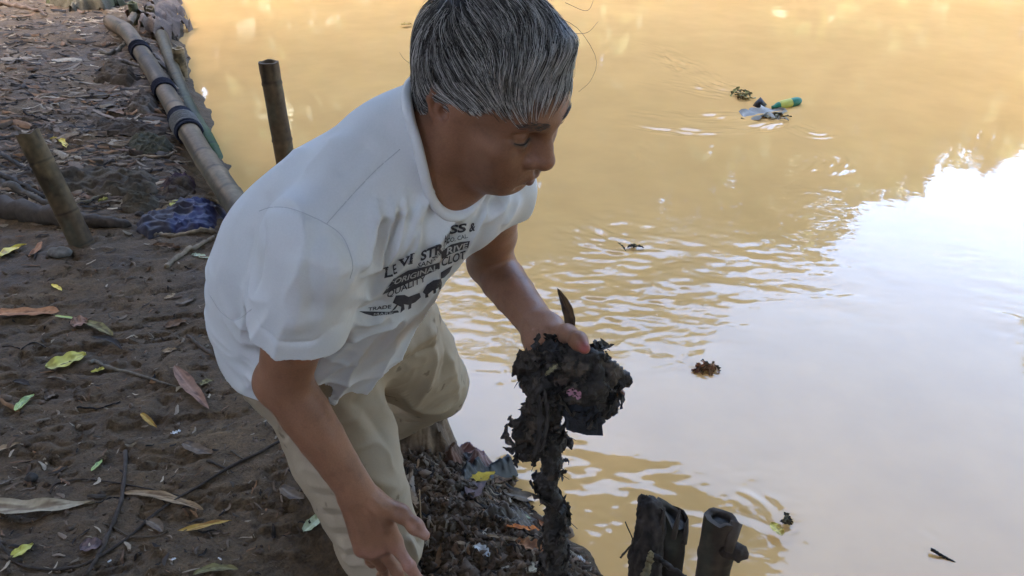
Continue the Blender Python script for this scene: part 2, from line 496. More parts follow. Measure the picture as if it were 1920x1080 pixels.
# ---- trees: they stand outside the frame; the river mirrors some, others are added for shade
def bark_mat():
    return vc_mat('bark', .9, 14, .4, .6, .03, .2, stretch=(1, 1, .25))
def leaf_mat(name, c1, c2):
    m, nt, b = new_mat(name)
    oi = nt.nodes.new('ShaderNodeNewGeometry')
    nt.links.new(ramp(nt, oi.outputs['Random Per Island'], [(0, c1), (1, c2)]), b.inputs['Base Color'])
    b.inputs['Roughness'].default_value = .5
    return m
M_BARK = bark_mat()
M_LEAF = leaf_mat('tree_leaves', (.035, .07, .018), (.10, .13, .035))
def crown_mesh(name, blobs, n, size, parent, g):
    bl = np.array(blobs, float)
    w = bl[:, 3] ** 2; k = g.choice(len(bl), n, p=w / w.sum())
    d = g.normal(size=(n, 3)); d /= np.linalg.norm(d, axis=1, keepdims=True)
    c = bl[k, :3] + d * (bl[k, 3] * g.uniform(.35, 1.0, n) ** .5)[:, None] * np.array([1, 1, .8])
    a = g.normal(size=(n, 3)); a /= np.linalg.norm(a, axis=1, keepdims=True)
    b = np.cross(a, g.normal(size=(n, 3))); b /= np.linalg.norm(b, axis=1, keepdims=True)
    s = size * g.uniform(.6, 1.4, n)[:, None]
    nrm = np.cross(a, b)
    v = np.stack([c - a * s, c + b * s * .42 + nrm * s * .1, c + a * s, c - b * s * .42 + nrm * s * .1], 1).reshape(-1, 3)
    return mesh_obj(name, v, np.arange(4 * n).reshape(-1, 4), M_LEAF, parent, False)
def tree(label, base, height, blobs, n, size, seed, group, lean=(0, 0)):
    g = np.random.default_rng(seed)
    e = bpy.data.objects.new('tree', None); link(e); e.location = base
    tag(e, label, 'tree', group)
    mb = MB()
    top = np.array([lean[0], lean[1], height])
    tk = spline([(0, 0, -.3), top * .3 + [.1, -.1, 0], top * .65 + [-.1, .1, 0], top], 14)
    tube(mb, tk, np.linspace(.06 + height * .02, .05, 14), 10, (.11, .085, .06), jitter=.05, g=g)
    for q in blobs:
        q = np.array(q); i = int(min(12, max(3, 13 * min(1, (q[2] - q[3]) / height))))
        tube(mb, spline([tk[i], (tk[i] + q[:3]) / 2 + [0, 0, .2], q[:3]], 8), np.linspace(.03 + .008 * height, .02, 8), 6, (.11, .085, .06), jitter=.05, g=g)
    mb.build('trunk', M_BARK, e)
    crown_mesh('crown', blobs, n, size, e, g)
    return e
# where the tree line shows in the water: photo pixel of its mirrored top -> height at the far bank
def mirror_pt(px, py, yy):
    r = ray(px, py); o = np.array([0, 0, 2 * ZW - CAM[2]])
    t = yy / r[1]
    return np.array([r[0] * t, yy, (CAM[2] - ZW) * -1 + ZW - r[2] * t])
FAR = [  # crown top pixels, radius, label
    ([(700, 640, 1.5), (860, 650, 1.3), (960, 668, 1.0), (1040, 655, 1.2)], 'tall full crowned tree on the far bank upstream, mirrored beside the bending man'),
    ([(1130, 628, 1.2), (1230, 610, 1.2), (1330, 580, 1.0), (1400, 535, 1.0)], 'broad domed tree on the far bank mirrored in the rippled water mid river'),
    ([(1460, 460, .9), (1500, 400, .8), (1495, 350, .8)], 'middling tree on the far bank at the left of the bright sky gap'),
    ([(1600, 372, .8), (1660, 355, .8), (1720, 338, .7)], 'low rounded tree on the far bank under the bright sky'),
    ([(1775, 305, .8), (1830, 272, .7), (1890, 250, .8), (1960, 268, .9)], 'lowest bushy tree on the far bank under the bright sky'),
    ([(1990, 690, .9), (2010, 590, .9), (1985, 510, .8), (2060, 420, 1.2)], 'slim tall tree on the far bank closing the sky at the river bend'),
]
for i, (tops, lab) in enumerate(FAR):
    yy = 15.2 + .5 * (i % 3)
    pts = [(mirror_pt(a, b, yy), r) for a, b, r in tops]
    bx = np.mean([p[0] for p, r in pts]); hz = max(p[2] for p, r in pts); g = np.random.default_rng(40 + i)
    base = np.array([bx, yy + .4, .4]); blobs = []
    for p, r in pts:
        r = r * .95
        z = p[2] - r * .62
        while z > 0.6:
            blobs.append((p[0] - base[0] + g.normal(0, .25), p[1] - base[1] + g.normal(0, .4), z - base[2], r * g.uniform(.9, 1.12)))
            z -= r * .95
    tree(lab, base, max(1.5, hz - 1.5), blobs, int(1500 + 130 * sum(b[3] ** 2 for b in blobs)), .17, 50 + i, 'trees on the far bank')
# the tree belt behind them
def belt():
    g = np.random.default_rng(5); bl = []
    for x in np.arange(-26, 30, 1.6):
        top = 7.2 + 1.0 * g.standard_normal() if x < 3 else 4.0
        for z in np.arange(.8, max(1.5, top), 1.5): bl.append((x + g.normal(0, .4), 18.0 + g.normal(0, .5), z, 1.45))
    o = crown_mesh('far_wood', bl, 34000, .38, None, g)
    tag(o, kind='stuff')
belt()
# near bank trees: the mirrored overhang, and unseen crowns, several added for shade
OVER = []
for a, b, r in [(900, 950, 75), (1000, 975, 105), (1100, 985, 105), (1190, 945, 75), (1240, 955, 70), (1330, 1010, 75), (1400, 1015, 60), (1440, 1010, 35), (1210, 905, 40), (1080, 900, 40), (960, 905, 40), (1000, 1130, 120), (1200, 1120, 120), (1400, 1130, 90)]:
    q = mirror_pt(a, b, 8.5); OVER.append((q[0] + 5.6, q[1] - 7.6, q[2], r * 11.4 / FPX))
OVER += [(x + 5.6, y - 7.6, z, 1.25) for x, y, z in [(-1.2, 4.6, 7.4), (.4, 4.4, 7.6), (1.9, 4.6, 7.6), (1.0, 5.6, 8.0), (3.2, 4.4, 7.6), (2.6, 5.4, 8.2), (-.4, 5.8, 8.2)]]  # blobs added overhead to keep sun off the open water
OVER += [(x + 5.6, y - 7.6, z, r) for x, y, z, r in [(.4, 6.0, 6.7, .95), (-.7, 6.2, 6.7, .95), (1.4, 6.0, 7.1, .9), (2.2, 5.9, 7.3, .8), (-1.6, 6.6, 6.8, 1.0)]]  # further blobs added to block sun on the water
OVER += [(x + 5.6 + .3 * (j % 2), y - 7.6, 9.5 + .3 * (j % 2), 1.15) for j, y in enumerate((4.9, 6.1, 7.4)) for x in (-7.6, -6.3, -5.0, -3.7, -2.4, -1.1, .2)]  # high layer added to shade the far end of the water
NEAR = [
    ('spreading tree leaning over the river from the muddy path, crown enlarged for shade', (-5.6, 7.6, 0), 7.0, OVER + [(1.5, -.5, 7.4, 1.6), (0, 0, 8.2, 2.0), (-1.6, .6, 7.4, 1.8), (2.2, -1.2, 8.2, 1.3)], 26000, .19),
    ('large dense tree behind the path shading the bank', (-6.2, 3.4, 0), 7.5, [(2.2, -.3, 6.2, 1.9), (3.9, -.6, 6.8, 1.7), (.2, .4, 7.4, 2.1), (-1.6, -.4, 6.6, 2.0), (1.4, 1.5, 6.0, 1.7), (1.2, -2, 6.2, 1.8), (5.0, .6, 6.6, 1.3)], 7600, .22),
    ('old unseen tree behind the photographer, low boughs added to shade the man', (-4.8, -1.2, 0), 6.5, [(1.6, .6, 5.4, 1.8), (0, 0, 6.2, 2.0), (-1.7, .4, 5.6, 1.8), (2.9, -.2, 5.6, 1.6), (.6, -1.8, 5.2, 1.7), (2.2, 1.9, 5.8, 1.5), (4.2, .2, 6.0, 1.5), (4.6, -1.6, 5.8, 1.5), (4.6, 1.8, 4.9, 1.35), (6.2, .5, 4.8, 1.3), (5.0, 3.3, 5.2, 1.25), (3.4, 3.2, 5.4, 1.2)], 10500, .22),  # boughs added over the man to darken his shirt
    ('huge unseen tree added over the photographer, crown closing the sky across the river', (2.2, -5.0, 0), 7.5, [(0, 0, 8.2, 2.0), (-1.5, 2.0, 7.0, 1.9), (1.2, 2.4, 7.2, 1.9), (-.6, 4.4, 6.6, 1.8), (2.0, 4.6, 6.8, 1.8), (3.6, 1.6, 6.8, 1.9), (4.6, 4.0, 6.8, 1.8), (6.2, 1.8, 6.4, 1.7), (6.4, 5.0, 6.8, 1.7), (.8, 6.4, 6.6, 1.5), (3.4, 6.6, 6.8, 1.5), (-2.4, 6.0, 6.2, 1.5), (2, -2, 6, 2), (5, -1.5, 5.5, 2), (-2.4, 0, 6, 1.8), (7.6, -1, 4.5, 1.9), (8.0, 3.2, 5.4, 1.7)], 20000, .26),  # added unseen crown, blocks sky overhead and behind
]
RIGHT = [  # unseen trees added to block sky from the right
    ('wide unseen tree added on the opposite bank nearest the photographer', (11.6, -4.5, .5), 6.0, [(0, 0, 7.6, 2.0), (-1.6, .4, 6.4, 1.9), (0, 0, 5.2, 2.0), (-1.4, .6, 4.6, 1.6), (1.2, -.5, 4.4, 1.8), (-.4, -2, 4.2, 1.8), (0, 2, 4.0, 1.7), (-.6, .4, 2.6, 1.7)], 8000, .25),
    ('round unseen tree added on the opposite bank across from the man', (12.0, 1.0, .5), 6.5, [(0, 0, 8.0, 2.0), (-3.4, .8, 8.0, 1.7), (-4.8, 2, 8.8, 1.6), (-3.6, 3.6, 8.8, 1.6), (-1.2, -.6, 6.6, 1.9), (-1, 1.6, 6.6, 1.9), (0, 0, 5.8, 2.0), (-1.5, .4, 4.6, 1.7), (1.0, 1.2, 4.8, 1.8), (-.5, -1.8, 4.4, 1.8), (0, 0, 2.8, 1.9)], 12500, .25),
    ('tall unseen tree added on the opposite bank below the river bend', (12.4, 6.5, .5), 7.0, [(0, 0, 6.4, 1.9), (-1.3, .5, 5.0, 1.7), (-3.2, -.4, 8.2, 1.7), (-4.6, .2, 9.0, 1.5), (-2, 1.2, 9.2, 1.6), (0, 0, 9.0, 1.8), (1.2, 0, 5.2, 1.8), (0, -1.7, 4.2, 1.8), (.2, 1.8, 4.4, 1.6), (0, 0, 2.8, 1.9)], 10500, .25),
]
for i, (lab, b, h, bl, n, s) in enumerate(RIGHT): tree(lab, np.array(b, float), h, bl, n, s, 120 + i, 'trees added on the opposite bank for shade')
for i, (lab, b, h, bl, n, s) in enumerate(NEAR): tree(lab, np.array(b, float), h, bl, n, s, 80 + i, 'trees on the near bank')
def thicket():  # added ring of unseen foliage, closes the low sky left and behind
    g = np.random.default_rng(15); bl = []
    for q in spline([(-9.5, 15.5), (-11, 8), (-10.5, 1), (-8.5, -6), (-2, -10), (4, -11.5), (10, -10), (13, -7.5)], 34):
        for z in (.6, 2.0, 3.4, 4.8, 6.0): bl.append((q[0] + g.normal(0, .35), q[1] + g.normal(0, .35), z + g.normal(0, .2), 1.4))
    o = crown_mesh('shade_thicket', bl, 22000, .36, None, g)
    tag(o, kind='stuff')
thicket()
log('trees')
# ================================================================== the man
# ---- head frame
HA, HT, HR = R(37), R(25), R(4)
hF = np.array([math.cos(HA) * math.cos(HT), -math.sin(HA) * math.cos(HT), -math.sin(HT)])
hL = np.array([math.sin(HA), math.cos(HA), 0.0])
hU = np.cross(hF, hL)
hL, hU = hL * math.cos(HR) + hU * math.sin(HR), hU * math.cos(HR) - hL * math.sin(HR)
HM = np.stack([hF, hL, hU])
HS = .905
HC = P(915, 180, 1.06)
def hp(x, y, z): return HC + HS * np.array([x, y, z]) @ HM
def hell(f, c, r, op='u', k=.02, yaw=0.0, pit=0.0):
    a = np.array([[math.cos(yaw), math.sin(yaw), 0], [-math.sin(yaw), math.cos(yaw), 0], [0, 0, 1]])
    b = np.array([[math.cos(pit), 0, math.sin(pit)], [0, 1, 0], [-math.sin(pit), 0, math.cos(pit)]])
    f.ell(hp(*c), HS * np.array(r), (b @ a) @ HM, op, k)
def hcone(f, a, b, ra, rb, op='u', k=.02): f.cone(hp(*a), hp(*b), ra * HS, rb * HS, op, k)

# ---- skeleton
NB = P(800, 300, 1.13)                 # base of the neck
PV = P(592, 640, 1.44)                 # pelvis
SR = P(588, 465, 1.06); SL = P(920, 342, 1.25)
ER = P(532, 715, 1.22); WR = P(669, 922, 1.30)
EL = P(918, 492, 1.44); WL = P(1016, 620, 1.29)
tA = norm(NB - PV)
tL = norm(SL - SR); tL = norm(tL - tA * (tL @ tA))
tF = np.cross(tL, tA)
TM = np.stack([tF, tL, tA])
def tp(f, l, a): return PV + np.array([f, l, a]) @ TM
HR_ = P(580, 668, 1.43); HL_ = P(705, 600, 1.53)
KR = P(712, 1015, 1.54); AR = np.array([KR[0] - .03, KR[1] + .22, -.035])
KL = P(812, 722, 1.83); AL = P(665, 812, 2.13)
TOEL = P(752, 857, 2.08)

def finger(f, base, d, side, lens, rad, curl, k=.004):
    """a finger chain: base point, direction, flexion axis, bone lengths, radii, flexions (radians)"""
    p = np.asarray(base, float); d = norm(d); pts = [p]
    for L, c in zip(lens, curl):
        m = np.array(Matrix.Rotation(c, 3, Vector(side)))
        d = m @ d; p = p + d * L; pts.append(p)
    for i in range(len(lens)):
        f.cone(pts[i], pts[i + 1], rad[i], rad[i + 1], 'u', k if i else .008)
        if i < len(lens) - 1:   # knuckle
            f.ell(pts[i + 1], (rad[i + 1] * 1.1,) * 3, None, 'u', .006)
    return pts

def build_body():
    f = Field()
    # torso core under the shirt
    f.ell(tp(-.015, 0, .34), (.098, .145, .19), TM, k=.04)
    f.ell(tp(.0, 0, .14), (.095, .135, .15), TM, k=.04)
    f.ell(tp(0, 0, 0), (.095, .15, .10), TM, k=.04)
    f.cone(tp(-.01, -.06, .46), SR, .05, .052, k=.04)
    f.cone(tp(-.01, .06, .46), SL, .05, .052, k=.04)
    # arms
    def arm(S, E, W, u):
        w = norm(W - E); mid = E + (W - E) * .28
        f.cone(S, S + (E - S) * .45, .045, .042, k=.03)
        f.cone(S + (E - S) * .45, S + (E - S) * .62, .042, .043, k=.006); f.cone(S + (E - S) * .62, E, .043, .0365, k=.006)
        f.etube(E, mid, (.037, .036), (.0375, .034), u, k=.014)
        f.etube(mid, E + (W - E) * .5, (.0375, .034), (.0345, .031), u, k=.003)
        f.etube(E + (W - E) * .5, E + (W - E) * .75, (.0345, .031), (.030, .0255), u, k=.003)
        f.etube(E + (W - E) * .75, W, (.030, .0255), (.0285, .0215), u, k=.003)
    hB = norm(np.cross(P(737, 1018, 1.36) - WR, P(676, 1030, 1.345) - WR))
    if hB @ (CAM - WR) < 0: hB = -hB
    mR = [P(737, 1016, 1.362), P(711, 1027, 1.365), P(692, 1033, 1.36), P(677, 1028, 1.35)]
    uR = norm(mR[0] - mR[3])
    arm(SR, ER, WR, uR)
    mL = [P(1082, 660, 1.275), P(1060, 683, 1.275), P(1036, 694, 1.28), P(1012, 692, 1.29)]
    uL = norm(mL[0] - mL[3])
    arm(SL, EL, WL, uL)
    # elbow point
    f.ell(ER + norm(ER - .5 * (SR + WR)) * .012, (.03, .03, .03), k=.02)
    # ---- right hand
    D = norm((mR[1] + mR[2]) / 2 - WR)
    for i, m in enumerate(mR):
        a = WR + uR * (.016 - .011 * i) + D * .012
        f.cone(a, m, .0135, .0115, k=.013)
        f.ell(m + hB * .003, (.0108, .0108, .0108), k=.007)
        # extensor tendon
        f.cone(a * .45 + m * .55 + hB * .0105, m + hB * .008, .0028, .003, k=.006)
    f.ell((mR[0] + mR[3]) / 2 - D * .04 - hB * .012, (.04, .03, .016), np.stack([D, uR, hB]), k=.015)
    side = np.cross(D, hB); side = side if np.dot(np.cross(side, D), hB) < 0 else -side
    Ls = [(.044, .026, .021), (.048, .030, .022), (.044, .028, .022), (.035, .021, .019)]
    Rd = [(.0105, .0092, .0082, .0068), (.0108, .0095, .0082, .0068), (.0103, .009, .0078, .0065), (.0092, .008, .007, .006)]
    curls = [(.12, .45, .3), (.55, .75, .5), (.8, .9, .5), (.95, .9, .5)]
    for i, pts in enumerate([[(768, 1062, 1.352), (788, 1092, 1.362), (797, 1112, 1.385)], [(744, 1070, 1.395), (757, 1098, 1.425), (748, 1104, 1.45)],
                             [(716, 1060, 1.405), (722, 1078, 1.435), (712, 1078, 1.455)], [(694, 1046, 1.395), (698, 1056, 1.42), (690, 1054, 1.44)]]):
        c_ = [mR[i]] + [P(*q) for q in pts]
        f.chain(c_, Rd[i], k=.004)
        for q in (1, 2): f.ell(c_[q], (Rd[i][q] * 1.1,) * 3, k=.005)
    tR = [P(699, 940, 1.315), P(752, 962, 1.325), P(779, 987, 1.318), P(797, 1004, 1.312)]
    f.chain(tR, (.018, .0118, .0105, .0078), k=.012)
    f.ell(tR[1] + hB * .002, (.0118,) * 3, k=.008)
    f.ell(tR[2], (.0112,) * 3, k=.006)
    f.cone(tR[0], mR[0], .014, .011, k=.018)        # web to the forefinger
    # ---- left hand
    D2 = norm((mL[1] + mL[2]) / 2 - WL); B2 = norm(np.cross(uL, D2))
    if B2 @ (CAM - WL) > 0: B2 = -B2                # back of the hand looks away
    for i, m in enumerate(mL):
        a = WL + uL * (.016 - .011 * i) + D2 * .01
        f.cone(a, m, .0135, .0115, k=.013)
    f.ell((mL[0] + mL[3]) / 2 - D2 * .04 - B2 * .008, (.038, .034, .018), np.stack([D2, uL, B2]), k=.015)
    side2 = np.cross(D2, B2); side2 = side2 if np.dot(np.cross(side2, D2), B2) < 0 else -side2
    c2 = [(-.25, .25, .2), (-.25, .25, .2), (-.2, .3, .2), (-.15, .3, .2)]
    for i in range(4): finger(f, mL[i], norm(mL[i] - (WL + uL * (.016 - .011 * i))), side2, Ls[i], Rd[i], c2[i])
    tL_ = [P(1032, 628, 1.275), P(1064, 626, 1.232), P(1084, 639, 1.200), P(1096, 653, 1.186)]
    f.chain(tL_, (.0185, .0125, .0112, .0085), k=.012)
    f.ell(tL_[2], (.0118,) * 3, k=.006)
    # wrist tendons of the left forearm
    n2 = norm(CAM - WL)
    f.cone(P(960, 580, 1.355) + n2 * .0, P(1001, 618, 1.29) + n2 * .019, .004, .0036, k=.008)
    f.cone(P(985, 585, 1.33) + n2 * .012, P(1012, 617, 1.285) + n2 * .019, .0035, .003, k=.008)
    # ---- legs and feet (mostly under the trousers)
    f.cone(HR_, KR, .07, .05, k=.03); f.cone(KR, AR, .05, .035, k=.02)
    f.cone(HL_, KL, .07, .05, k=.03); f.cone(KL, AL, .05, .036, k=.02)
    def foot(A, toe):
        d = toe - A; d[2] = 0; d = norm(d); s = np.array([-d[1], d[0], 0]); z0 = A[2] - .06
        heel = A - d * .035; heel[2] = z0 + .03
        ball = A + d * .13; ball[2] = z0 + .024
        f.cone(A, heel, .034, .03, k=.02)
        f.cone(A, A + d * .07 - np.array([0, 0, .02]), .034, .03, k=.03)
        for o in (-.024, 0, .024): f.cone(A + d * .05 - np.array([0, 0, .03]), ball + s * o, .026, .018, k=.02)
        f.cone(heel, ball, .028, .022, k=.02)
        for q, (o, L, r) in enumerate([(-.034, .055, .0125), (-.014, .052, .0092), (.003, .045, .0085), (.019, .036, .008), (.034, .026, .0075)]):
            b = ball + s * o * 1.05 + d * .0; e = b + d * L * .9; e[2] = z0 + .014
            b[2] = z0 + .02
            f.cone(b, e, r * 1.1, r, k=.004)
    foot(AL.copy(), TOEL.copy())
    foot(AR.copy(), AR + np.array([.2, -.14, 0]))
    # ---- neck
    f.cone(hp(-.025, 0, -.02), NB + tA * .0 - tF * .005, .058, .064, k=.03)
    f.cone(hp(.02, 0, -.085), NB + tF * .035 - tA * .03, .042, .05, k=.03)
    for s in (-1, 1):
        f.cone(hp(-.012, s * .06, -.04), NB + tF * .06 + tL * s * .018 - tA * .03, .017, .013, k=.02)
    # ---- head
    hell(f, (-.003, 0, .045), (.098, .077, .086), k=.02)
    hell(f, (.043, 0, .04), (.056, .062, .058), k=.03)
    hell(f, (.047, 0, -.025), (.052, .057, .072), k=.03)
    for s in (-1, 1):
        hcone(f, (.006, s * .053, -.06), (.069, s * .014, -.092), .019, .014, k=.03)
        hcone(f, (.0, s * .058, .0), (.006, s * .053, -.06), .02, .019, k=.03)
        hell(f, (.066, s * .047, -.018), (.024, .021, .018), k=.025)      # cheek bone
        hell(f, (.07, s * .034, -.055), (.028, .024, .028), k=.03)       # cheek
    hell(f, (.045, 0, -.075), (.045, .042, .034), k=.03)
    hell(f, (.078, 0, -.089), (.0145, .02, .0145), k=.02)                   # chin
    hell(f, (.083, 0, -.053), (.027, .031, .03), k=.02)                    # mouth mound
    hcone(f, (.091, -.036, .033), (.0985, -.009, .031), .009, .009, k=.018)
    hcone(f, (.091, .036, .033), (.0985, .009, .031), .009, .009, k=.018)
    for s in (-1, 1):                                                      # eye sockets, balls and lids
        hell(f, (.101, s * .033, .010), (.016, .019, .012), 's', .014)
        hell(f, (.0795, s * .0325, .010), (.0142, .0155, .0135), k=.004)
        hcone(f, (.087, s * .047, .001), (.0938, s * .033, -.0035), .0022, .0026, k=.008)   # lower lid
        hcone(f, (.0938, s * .033, -.0035), (.0905, s * .019, .000), .0026, .002, k=.008)
        hcone(f, (.0865, s * .0475, .0165), (.0945, s * .033, .0195), .0012, .0014, 's', .005)   # lid crease
        hcone(f, (.0945, s * .033, .0195), (.094, s * .02, .016), .0014, .0010, 's', .005)
    # nose
    hcone(f, (.0935, 0, .022), (.108, 0, -.008), .009, .0105, k=.014)
    hcone(f, (.108, 0, -.008), (.1175, 0, -.024), .0105, .0125, k=.01)
    hell(f, (.1150, 0, -.0265), (.0135, .0165, .0120), k=.008)
    for s in (-1, 1):
        hell(f, (.1035, s * .0180, -.0285), (.0140, .0100, .0110), k=.005)
        hell(f, (.1095, s * .0085, -.0385), (.0065, .0042, .005), 's', .003)
        pass
    hcone(f, (.112, 0, -.040), (.112, 0, -.052), .003, .003, 's', .006)
    # lips
    for s in (-1, 1):
        hcone(f, (.0985, s * .023, -.0655), (.1085, s * .006, -.060), .0035, .0056, k=.006)
        hcone(f, (.098, s * .022, -.068), (.1065, 0, -.0725), .0035, .0062, k=.006)
        hcone(f, (.0985, s * .0255, -.067), (.111, s * .008, -.0655), .0012, .0014, 's', .003)
        hcone(f, (.111, s * .008, -.0655), (.1135, 0, -.0665), .0014, .0014, 's', .003)
    hcone(f, (.1015, -.01, -.081), (.1015, .01, -.081), .003, .003, 's', .014)
    # ears
    for s in (-1, 1):
        y = s * .073
        hell(f, (-.012, y, .0), (.017, .006, .028), k=.006, yaw=s * -.45, pit=-.18)
        rim = [(.004, y + s * .002, .016), (-.001, y + s * .007, .029), (-.014, y + s * .012, .033), (-.027, y + s * .015, .024), (-.031, y + s * .014, .006),
               (-.024, y + s * .010, -.014), (-.012, y + s * .004, -.026)]
        f.chain([hp(*q) for q in rim], [.004, .0042, .0046, .0046, .0042, .004, .005], k=.004)
        hell(f, (-.006, y + s * .001, -.028), (.0085, .0055, .0105), k=.005)         # lobe
        hcone(f, (-.018, y + s * .007, .016), (-.017, y + s * .0065, -.004), .0032, .003, k=.004)   # antihelix
        hell(f, (-.006, y + s * .007, -.003), (.0085, .007, .011), 's', .004)        # concha
        hcone(f, (.004, y + s * .001, .002), (.005, y + s * .001, -.010), .0042, .004, k=.004)      # tragus
    lo = np.array([-.72, .62, -.25]); hi = np.array([.2, 1.95, 1.36])
    V, F = f.mesh(lo, hi, BODY_H, fine=([-.16, .80, .95], [.07, 1.10, 1.27], HEAD_H))
    # ---- skin colours (real pigment: lips, reddish knuckles and ear, paler palm and wrist, darker beard area)
    n = fbm3(V * 28, 3, 5)
    base = np.array([.295, .138, .076])
    col = base * (1 + .14 * n)[:, None] * (1 - .10 * sstep(.35, .7, fbm3(V * 95, 2, 33)))[:, None]
    hq = (V - HC) @ HM.T / HS
    face = sstep(-.02, .05, hq[:, 0]) * (np.linalg.norm(hq, axis=1) < .2)
    col = col * (1 - .12 * face)[:, None]
    def spot(p, r, c, w=1.0):
        nonlocal col
        e = w * np.exp(-(np.linalg.norm(V - p, axis=1) / r) ** 2)
        col = col * (1 - e)[:, None] + np.asarray(c) * e[:, None]
    for y in (-.012, -.004, .004, .012): spot(hp(.109, y, -.066), .008, (.17, .065, .048), .75)
    bd = np.exp(-(np.linalg.norm((hq - np.array([.085, 0, -.085])) * np.array([1, .8, 1.1]), axis=1) / .05) ** 2) * (np.linalg.norm(hq, axis=1) < .2)
    col = col * (1 - bd * (.10 + .30 * sstep(.1, .6, noise3(V * 420, 6))))[:, None]
    spot(hp(.115, 0, -.028), .016, (.34, .15, .09), .5)
    for s in (-1, 1):
        for q in spline([(.0885, s * .0475, .0035), (.0935, s * .040, .0018), (.0955, s * .033, .0012), (.0945, s * .026, .0026), (.0925, s * .0205, .0040)], 14):
            dq = np.linalg.norm((hq - q) * np.array([.35, 1, 1]), axis=1); e = np.exp(-(dq / .0026) ** 2) * .55; col = col * (1 - e)[:, None] + np.array([.018, .012, .009]) * e[:, None]
        spot(hp(.088, s * .033, -.002), .012, (.2, .10, .06), .4)
        spot(hp(-.02, s * .085, .0), .03, (.30, .13, .08), .5)
    spot(hp(.092, -.031, -.02), .0028, (.12, .06, .04), .8)              # a mole on the cheek
    spot(hp(.085, 0, -.09), .03, (.24, .135, .085), .35)
    for m in mR: spot(m + hB * .012, .012, (.33, .145, .10), .6)
    spot(tR[3], .013, (.42, .22, .16), .8); spot(tR[2], .012, (.33, .15, .10), .5)
    for q in (P(763, 1061, 1.35), P(772, 1075, 1.36)): spot(q, .02, (.40, .19, .14), .6)
    spot(WL, .05, (.42, .23, .15), .8); spot(tL_[1], .03, (.45, .24, .16), .7)
    spot(tL_[3] + n2 * .008, .011, (.40, .085, .075), .9)                  # reddened thumb tip
    spot(ER, .04, (.24, .12, .075), .4)
    return V, F, col, dict(mR=mR, hB=hB, tR=tR, mL=mL, tL=tL_, n2=n2)

def plane_cut(fn, p0, n):
    return lambda p: np.maximum(fn(p), (p - p0) @ n)
def last_cut(f, p0, n, r=None):
    fn, c, rr, op, k = f.p[-1]
    f.p[-1] = (plane_cut(fn, p0, n), c, rr, op, k)

def build_shirt():
    f = Field()
    f.ell(tp(-.016, 0, .34), (.116, .165, .175), TM, k=.05)
    f.ell(tp(-.008, 0, .19), (.112, .165, .17), TM, k=.06)
    f.ell(tp(-.005, 0, .03), (.128, .178, .14), TM, k=.06)
    f.cone(tp(-.02, -.05, .475), SR + tA * .01, .055, .060, k=.05)
    f.cone(tp(-.02, .05, .475), SL + tA * .01, .055, .060, k=.05)
    f.cone(tp(-.02, 0, .44), tp(.0, 0, .52), .085, .068, k=.04)
    f.ell(tp(-.055, -.055, .19), (.115, .15, .2), TM, k=.06)
    f.cone(tp(.045, -.035, .40), tp(.05, .07, .40), .052, .05, k=.04)
    # sleeves
    def sleeve(S, E, fr, r0, r1, u):
        end = S + (E - S) * fr; w = norm(E - S)
        f.etube(S, end + w * .05, r0, r1, u, k=.03); last_cut(f, end, w)
        return end, w
    eR, wR = sleeve(SR, ER, .55, (.066, .064), (.071, .064), tF)
    eL, wL = sleeve(SL, EL, .13, (.062, .058), (.064, .058), tF)
    # hem cut
    hem_p = tp(0, 0, -.03); hem_n = norm(-tA + .32 * tL + .42 * tF)
    f._add(lambda p: -((p - hem_p) @ hem_n), hem_p, 1.0, 's', .003)
    # hollows: hem, sleeves, neck
    f.cone(tp(0, -.05, .03), tp(0, -.05, -.2), .112, .112, 's', .01); f.cone(tp(0, .05, .03), tp(0, .05, -.2), .112, .112, 's', .01)
    f.cone(eR - wR * .05, eR + wR * .1, .052, .056, 's', .006)
    f.cone(eL - wL * .05, eL + wL * .1, .051, .056, 's', .006)
    hc_, hF_, hLr = tp(.008, -.004, .42), .078, .068
    nd_ = norm(tA + .05 * tF)
    uF = norm(tF - nd_ * (tF @ nd_)); uL = np.cross(nd_, uF)
    th = np.linspace(0, 2 * np.pi, 72, endpoint=False); rim = []
    for a in th:
        ln = hc_ + uF * hF_ * math.cos(a) + uL * hLr * math.sin(a) + nd_ * np.linspace(.16, -.12, 140)[:, None]
        ins = np.nonzero(f.ev(ln) < 0)[0]
        rim.append(ln[ins[0]] if len(ins) else ln[-1])
    rim = np.array(rim)
    for _ in range(4): rim = .5 * rim + .25 * (np.roll(rim, 1, 0) + np.roll(rim, -1, 0))
    f.etube(hc_ - nd_ * .02, hc_ + nd_ * .25, (hF_ - .005, hLr - .005), (hF_ - .005, hLr - .005), tF, 's', .006)
    lo = np.array([-.75, .70, .38]); hi = np.array([.22, 1.75, 1.25])
    V, F = f.mesh(lo, hi, SHIRT_H)
    return V, F, dict(eR=eR, wR=wR, eL=eL, wL=wL, rim=rim, nd=nd_, hem_p=hem_p, hem_n=hem_n)

